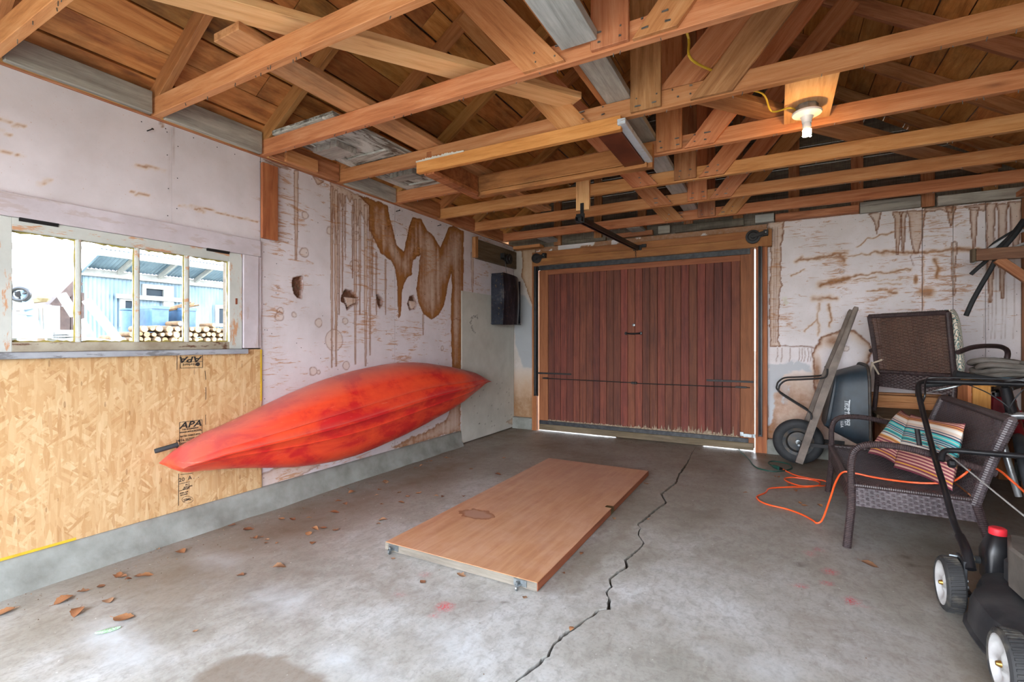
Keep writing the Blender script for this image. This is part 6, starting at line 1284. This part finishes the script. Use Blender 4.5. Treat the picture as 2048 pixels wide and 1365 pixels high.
for k in range(70): nh(rng.uniform(1.95, 4.05), rng.uniform(.9, 2.1))
b.build('nail_heads', M['black'], wall_left)['kind'] = 'stuff'
b = MB()
for x in (3.95, 3.985, 4.15, 4.185, 4.35, 4.385, 4.55, 3.4):
    z = .3
    while z < 2.18: b.box(x - .0022, x + .0022, 5.2684, 5.27, z - .0022, z + .0022); z += rng.uniform(.13, .2)
x = 2.83
while x < 4.55: b.box(x - .002, x + .002, 5.2684, 5.27, 2.17, 2.174); x += rng.uniform(.1, .16)
b.build('nail_heads', M['black'], wall_back)['kind'] = 'stuff'
# ------------------------------------------------------------------ the yard seen through the window
def corr_mat():
    t = NT('galvanised_corrugated_iron'); v = t.vec((1, 1, .4), rand=False); n = t.noise(v, 2.5, 5, .6)
    return t.out(t.ramp(n, (.35, rgb('62798a')), (.65, rgb('7f95a4'))), .6, .1)
M['corr'] = corr_mat(); M['ywood'] = plain('whitewashed_timber', rgb('9a9c9a'), .8, 0, rgb('7c7f7f'), 3); M['ydark'] = plain('dark_opening', rgb('1c2a35'), .8); M['yblue'] = plain('blue_plastic_tub', rgb('3c5a75'), .5, 0, rgb('314c64'))
BX = -10.0
bar_ = thing('barn', 'corrugated iron barn with an open porch roof across the yard', 'barn', (BX, 6.5, -.06))
b = MB(); rows = []; ysb = np.arange(4.5, 10.5, .019)
zz0 = -.06; b.grid([[Vector((BX + .012 * math.sin(2 * math.pi * y / .076), y, z_)) for y in ysb] for z_ in (zz0, 2.6)]); b.grid([[Vector((BX - .03, y, z_)) for y in (ysb[0], ysb[-1])] for z_ in (2.6, zz0)]); b.build('corrugated_wall', M['corr'], bar_, smooth=True)
b = MB(); b.box(BX - 4, BX - .03, 4.5, 4.54, -.06, 2.6); b.build('end_wall', M['corr'], bar_)
plate('eave_beam', BX + .02, BX + .12, 4.4, 10.4, 2.47, 2.62, M['ywood'], bar_, .005)
RX0, RX1, RZ0, RZ1 = -9.1, BX + .02, 2.90, 2.56
b = MB(); ysr = np.arange(4.45, 10.4, .025); b.grid([[Vector((x, y, z_ + .012 * math.sin(2 * math.pi * y / .076))) for y in ysr] for x, z_ in ((RX0, RZ0 + .06), (RX1, RZ1 + .08))]); b.build('porch_roof', M['corr'], bar_, smooth=True)
plate('fascia', RX0 - .02, RX0 + .02, 4.45, 10.4, RZ0 - .09, RZ0 + .04, M['ywood'], bar_, .005)
b = MB(); b.bar((RX0, 4.44, RZ0 - .02), (RX1, 4.44, RZ1), .04, .16, (0, 0, 1)); b.build('barge_board', M['corr'], bar_)
for y in (5.1, 5.9, 6.7, 7.5, 8.3, 9.1): board('porch_rafter', (RX0 + .02, y, RZ0 - .02), (RX1, y, RZ1), .05, .10, M['ywood'], bar_)
for u0, v0, u1, v1 in ((240, 593, 275, 655), (430, 610, 470, 655)):
    a, c = onX(u0, v0, BX + .05), onX(u1, v1, BX + .05); wf = MB(); t_ = .09
    for x0, x1, z0, z1 in ((a.y, c.y, a.z - t_, a.z), (a.y, c.y, c.z, c.z + t_), (a.y, a.y + t_, c.z + t_, a.z - t_), (c.y - t_, c.y, c.z + t_, a.z - t_)): wf.box(BX + .02, BX + .08, x0, x1, z0, z1)
    f = wf.build('window_frame', M['ywood'], bar_); wf = MB(); wf.box(BX + .02, BX + .035, a.y + t_, c.y - t_, c.z + t_, a.z - t_); wf.build('window_pane', M['ydark'], f)
a, c = onX(284, 568, BX + .05), onX(346, 602, BX + .05); wf = MB()
for x0, x1, z0, z1 in ((a.y, c.y - .22, a.z - .1, a.z), (a.y, c.y - .22, c.z + .001, c.z + .08), (a.y, a.y + .07, c.z + .08, a.z - .1), (c.y - .22, c.y, c.z - 1.0, a.z)): wf.box(BX + .02, BX + .09, x0, x1, z0, z1)
f = wf.build('hatch_frame', M['ywood'], bar_); wf = MB(); wf.box(BX + .018, BX + .03, a.y + .07, c.y - .22, c.z + .08, a.z - .1); wf.build('hatch_opening', M['ydark'], f)
a, c = onX(230, 597, BX + .05), onX(372, 606, BX + .05); b = MB(); b.box(BX + .085, BX + .13, a.y, c.y, c.z, c.z + .1); b.build('batten', M['ywood'], bar_)
# tubs and a barrel behind the wood pile
def tub_at(u0, u1, v0, x, nm, lab, m='yblue', round_=False):
    a, c = onX(u0, v0, x), onX(u1, v0, x); w = (c.y - a.y); cy = (a.y + c.y) / 2; b = MB()
    if round_: b.lathe([(0, -.06), (w / 2, -.06), (w / 2, .3), (w / 2 + .02, .31), (w / 2 + .02, .34), (w / 2, .35), (w / 2, a.z - .05), (w / 2 + .02, a.z - .03), (w / 2 + .02, a.z), (w / 2 - .03, a.z), (w / 2 - .03, a.z - .1), (0, a.z - .1)], 22, Matrix.Translation((x, cy, 0)))
    else:
        h = a.z; rows = [[Vector((x + sx * .42 * k_, cy + sy * w / 2 * k_, z_)) for sx, sy in ((-1, -1), (1, -1), (1, 1), (-1, 1))] for z_, k_ in ((-.06, .86), (h - .06, .98), (h - .06, 1.03), (h, 1.03), (h, .96), (h - .4, .93))]
        b.grid(rows, closeu=True); b.add(rows[0], [(0, 1, 2, 3)]); b.add(rows[-1], [(0, 1, 2, 3)])
    return tag(b.build(nm, M[m], None, smooth=round_), lab, 'tub' if not round_ else 'barrel')
tub_at(284, 318, 613, -8.9, 'plastic_tub', 'blue square tub behind the log pile under the barn hatch'); tub_at(346, 372, 617, -8.9, 'plastic_tub', 'blue square tub with sticks behind the log pile by the window mullion'); tub_at(242, 268, 617, -8.9, 'steel_barrel', 'blue-grey barrel behind the log pile near the barn corner', 'yblue', True)
b = MB(); rng = random.Random(6)
for k in range(7): p = onX(352 + rng.uniform(-4, 12), 612, -8.75); b.tube([p + Vector((0, -.25, -.12)), p + Vector((rng.uniform(-.1, .1), .2 + rng.uniform(0, .2), rng.uniform(.0, .12)))], .02, 6)
M['bark'] = plain('log_bark', rgb('6b5238'), .9, 0, rgb('47351f'), 8); tag(b.build('sticks', M['bark'], None), 'loose sticks lying across one blue tub', 'sticks', kind='stuff')
# log pile: every log in view is its own object, the hidden rows below are one mass
M['logend'] = plain('cut_log_end', rgb('98815e'), .8, 0, rgb('7d623f'), 6)
def log_mesh(r, L_, seed):
    rng = random.Random(seed); n = 10; pr = [rng.uniform(.9, 1.08) for _ in range(n)]
    ring = lambda x, k: [Vector((x, r * k * pr[i] * math.cos(2 * math.pi * i / n), r * k * pr[i] * math.sin(2 * math.pi * i / n))) for i in range(n)]
    b = MB(); rows = [ring(-L_, 1), ring(-.006, 1), ring(0, .94)]; b.grid(rows, closeu=True); b.add(rows[0], [tuple(range(n))]); o = b.build('log', M['bark'], None, smooth=True, ang=50)
    me = o.data; me.materials.append(M['logend']); bm = bmesh.new(); bm.from_mesh(me); vs = [v for v in bm.verts if abs(v.co.x) < 1e-6]
    bm.faces.new(sorted(vs, key=lambda v: math.atan2(v.co.z, v.co.y))).material_index = 1; bm.to_mesh(me); bm.free(); return o
PX = -7.9; y0l = onX(205, 680, PX).y; y1l = onX(470, 680, PX).y; lgs = [log_mesh(.063, .5, s) for s in range(5)]
ztop = lambda y: np.interp(y, [y0l, y0l + .45, y0l + .9, y0l + 1.6, y1l], [1.02, 1.30, 1.40, 1.42, 1.40]); k = 0; rng = random.Random(9)
zr = 1.0; row = 0
while zr < 1.44:
    y = y0l + (.06 if row % 2 else 0)
    while y < y1l:
        s_ = rng.uniform(.62, 1.12)
        if zr < ztop(y) + rng.uniform(-.03, .04):
            o = lgs[k] if k < 5 else lgs[rng.randrange(5)].copy()
            if k >= 5: COL.objects.link(o)
            o.matrix_basis = Matrix.Translation((PX + rng.uniform(-.05, .05), y, zr + rng.uniform(-.012, .012))) @ Matrix.Rotation(rng.uniform(0, 6), 4, 'X') @ Matrix.Diagonal((1, s_, s_, 1))
            tag(o, 'cut log with a pale sawn end in the wood pile outside', 'log', 'logs of the wood pile in the yard'); k += 1
        y += .150 * (.3 + .7 * s_)
    zr += .108; row += 1
b = MB(); zr = .01
while zr < .93:
    y = y0l - .1
    while y < y1l: b.tube([(PX - .5, y, zr), (PX, y, zr)], .06, 7); y += .122
    zr += .106
tag(b.build('log_pile_base', M['bark'], None), 'lower rows of the wood pile hidden below the window sill', 'logs', kind='stuff')
# fence with a slanting brace, little shed, old machine
fn = thing('yard_fence', 'white-washed timber fence with a slanting brace close outside the window', 'fence', (-2.5, 2.2, -.06))
FX = -2.6
for (u0, v0), (u1, v1), w in [((20, 668), (156, 669), .075), ((163, 672), (245, 690), .06)]: board('rail', onX(u0 - 60, v0, FX), onX(u1, v1, FX), .03, w, M['ywood'], fn)
for u0, v0, w in ((105, 612, .085), (20, 660, .07), (160, 660, .07)): p = onX(u0, v0, FX - .03); board('post', (p.x, p.y, -.06), p, .05, w, M['ywood'], fn, (0, 1, 0))
for (u0, v0), (u1, v1) in (((172, 600), (262, 712)), ((160, 640), (195, 700)), ((122, 588), (150, 632))): board('brace', onX(u0, v0, FX - .06), onX(u1, v1, FX - .06), .03, .07, M['ywood'], fn)
M['shedb'] = plain('dark_shed_boards', rgb('4a3c38'), .85, 0, rgb('352a28'), 9)
sd_ = thing('lean_to_shed', 'small dark board shed with a steep roof left of the barn', 'shed', (-5.5, 2.6, -.06))
SX = -5.2; p0, p1 = onX(98, 607, SX), onX(152, 556, SX)
b = MB(); b.bar(p0 + Vector((-.5, 0, -.07)), p1 + Vector((-.5, 0, -.05)), 1.2, .10, (0, -.6, .8)); b.build('shed_roof', M['shedb'], sd_)
k = 0; y = onX(112, 640, SX).y; yb = p1.y - .02
while y < yb:
    zt_ = p0.z + (p1.z - p0.z) * min(1, max(0, (y - p0.y) / (p1.y - p0.y))) - .12; plate('shed_board', SX - .03, SX, y, y + .14, -.06, zt_, M['shedb'], sd_); y += .147
plate('shed_back', SX - .9, SX - .05, onX(112, 640, SX).y + .02, yb, -.06, p0.z - .25, M['ydark'], sd_)
mc = thing('old_tractor', 'old farm machine with a thin steering wheel and cream hood in the yard', 'tractor', (-4.6, 1.6, -.06))
MXp = -4.6; w0 = onX(40, 589, MXp); wy, wz = (onX(55, 589, MXp).y - onX(25, 589, MXp).y) / 2, (onX(40, 577, MXp).z - onX(40, 602, MXp).z) / 2; b = MB(); b.tube([w0 + Vector((.06 * math.cos(a), wy * math.cos(a), wz * math.sin(a))) for a in np.linspace(0, 2 * math.pi, 30, endpoint=False)], .022, 8, closed=True); b.build('steering_wheel', M['blackp'], mc, smooth=True)
b = MB(); b.lathe([(0, -.02), (.04, -.02), (.04, .02), (0, .02)], 12, Matrix.Translation(w0) @ Matrix.Rotation(R(90), 4, 'Y'))
for a in (.4, 2.5, 4.6): b.tube([w0, w0 + Vector((.06 * math.cos(a), wy * math.cos(a), wz * math.sin(a)))], .012, 6)
b.build('wheel_spider', M['blackp'], mc)
b = MB(); b.bar(onX(50, 592, MXp), onX(70, 662, MXp), .09, .07, (1, 0, 0)); b.bar(onX(45, 582, MXp), onX(52, 612, MXp), .05, .05, (1, 0, 0)); b.build('steering_column', M['corr'], mc)
h0, h1 = onX(62, 582, MXp - .3), onX(92, 606, MXp - .3); b = MB(); b.box(MXp - .7, MXp - .1, h0.y, h1.y, h1.z, h0.z); b.build('hood', plain('cream_paint', rgb('8e8060'), .5, 0, rgb('766849')), mc, bevel=.04)
g0, g1 = onX(70, 612, MXp - .2), onX(100, 664, MXp - .2); b = MB(); b.box(MXp - .7, MXp - .1, g0.y, g1.y, -.06, g0.z); b.build('engine', M['dirtywood'], mc, bevel=.03); b = MB()
for q in range(4): b.tube([onX(72 + q * 9, 610, MXp - .05), onX(74 + q * 8, 672, MXp - .05)], .018, 6)
b.build('engine_pipes', M['ywood'], mc)['kind'] = 'stuff'
b = MB()
for v in (618, 625): b.bar(onX(30, v + 1, MXp + .05), onX(60, v - 3 + (v - 618), MXp), .10, .03, (0, 0, 1))
b.build('fender', M['corr'], mc); c = onX(34, 668, MXp + .1); b = MB(); b.lathe([(.25, -.1), (.42, -.12), (.46, 0), (.42, .12), (.25, .1)], 28, Matrix.Translation((c.x, c.y, .40)) @ Matrix.Rotation(R(90), 4, 'Y'), closed=True); b.build('tire', M['rubber'], mc, smooth=True)
b = MB(); b.box(MXp - .45, MXp + .05, c.y - .1, h1.y + .2, .3, .6); b.build('chassis', M['corr'], mc)
# distant low hills and scrub behind the yard
hl_ = MB(); rows = []
for j, (x, zb) in enumerate(((-45, 0), (-52, 2.1), (-58, 2.6), (-70, -1))): rows.append([Vector((x, y, (zb + .7 * math.sin(y * .21 + j) if j in (1, 2) else -.06))) for y in np.arange(-60, 61, 3)])
hl_.grid(rows); struct(hl_.build('hills', plain('dry_hill', rgb('9b9a86'), .9, 0, rgb('7f8070')), None, smooth=True))
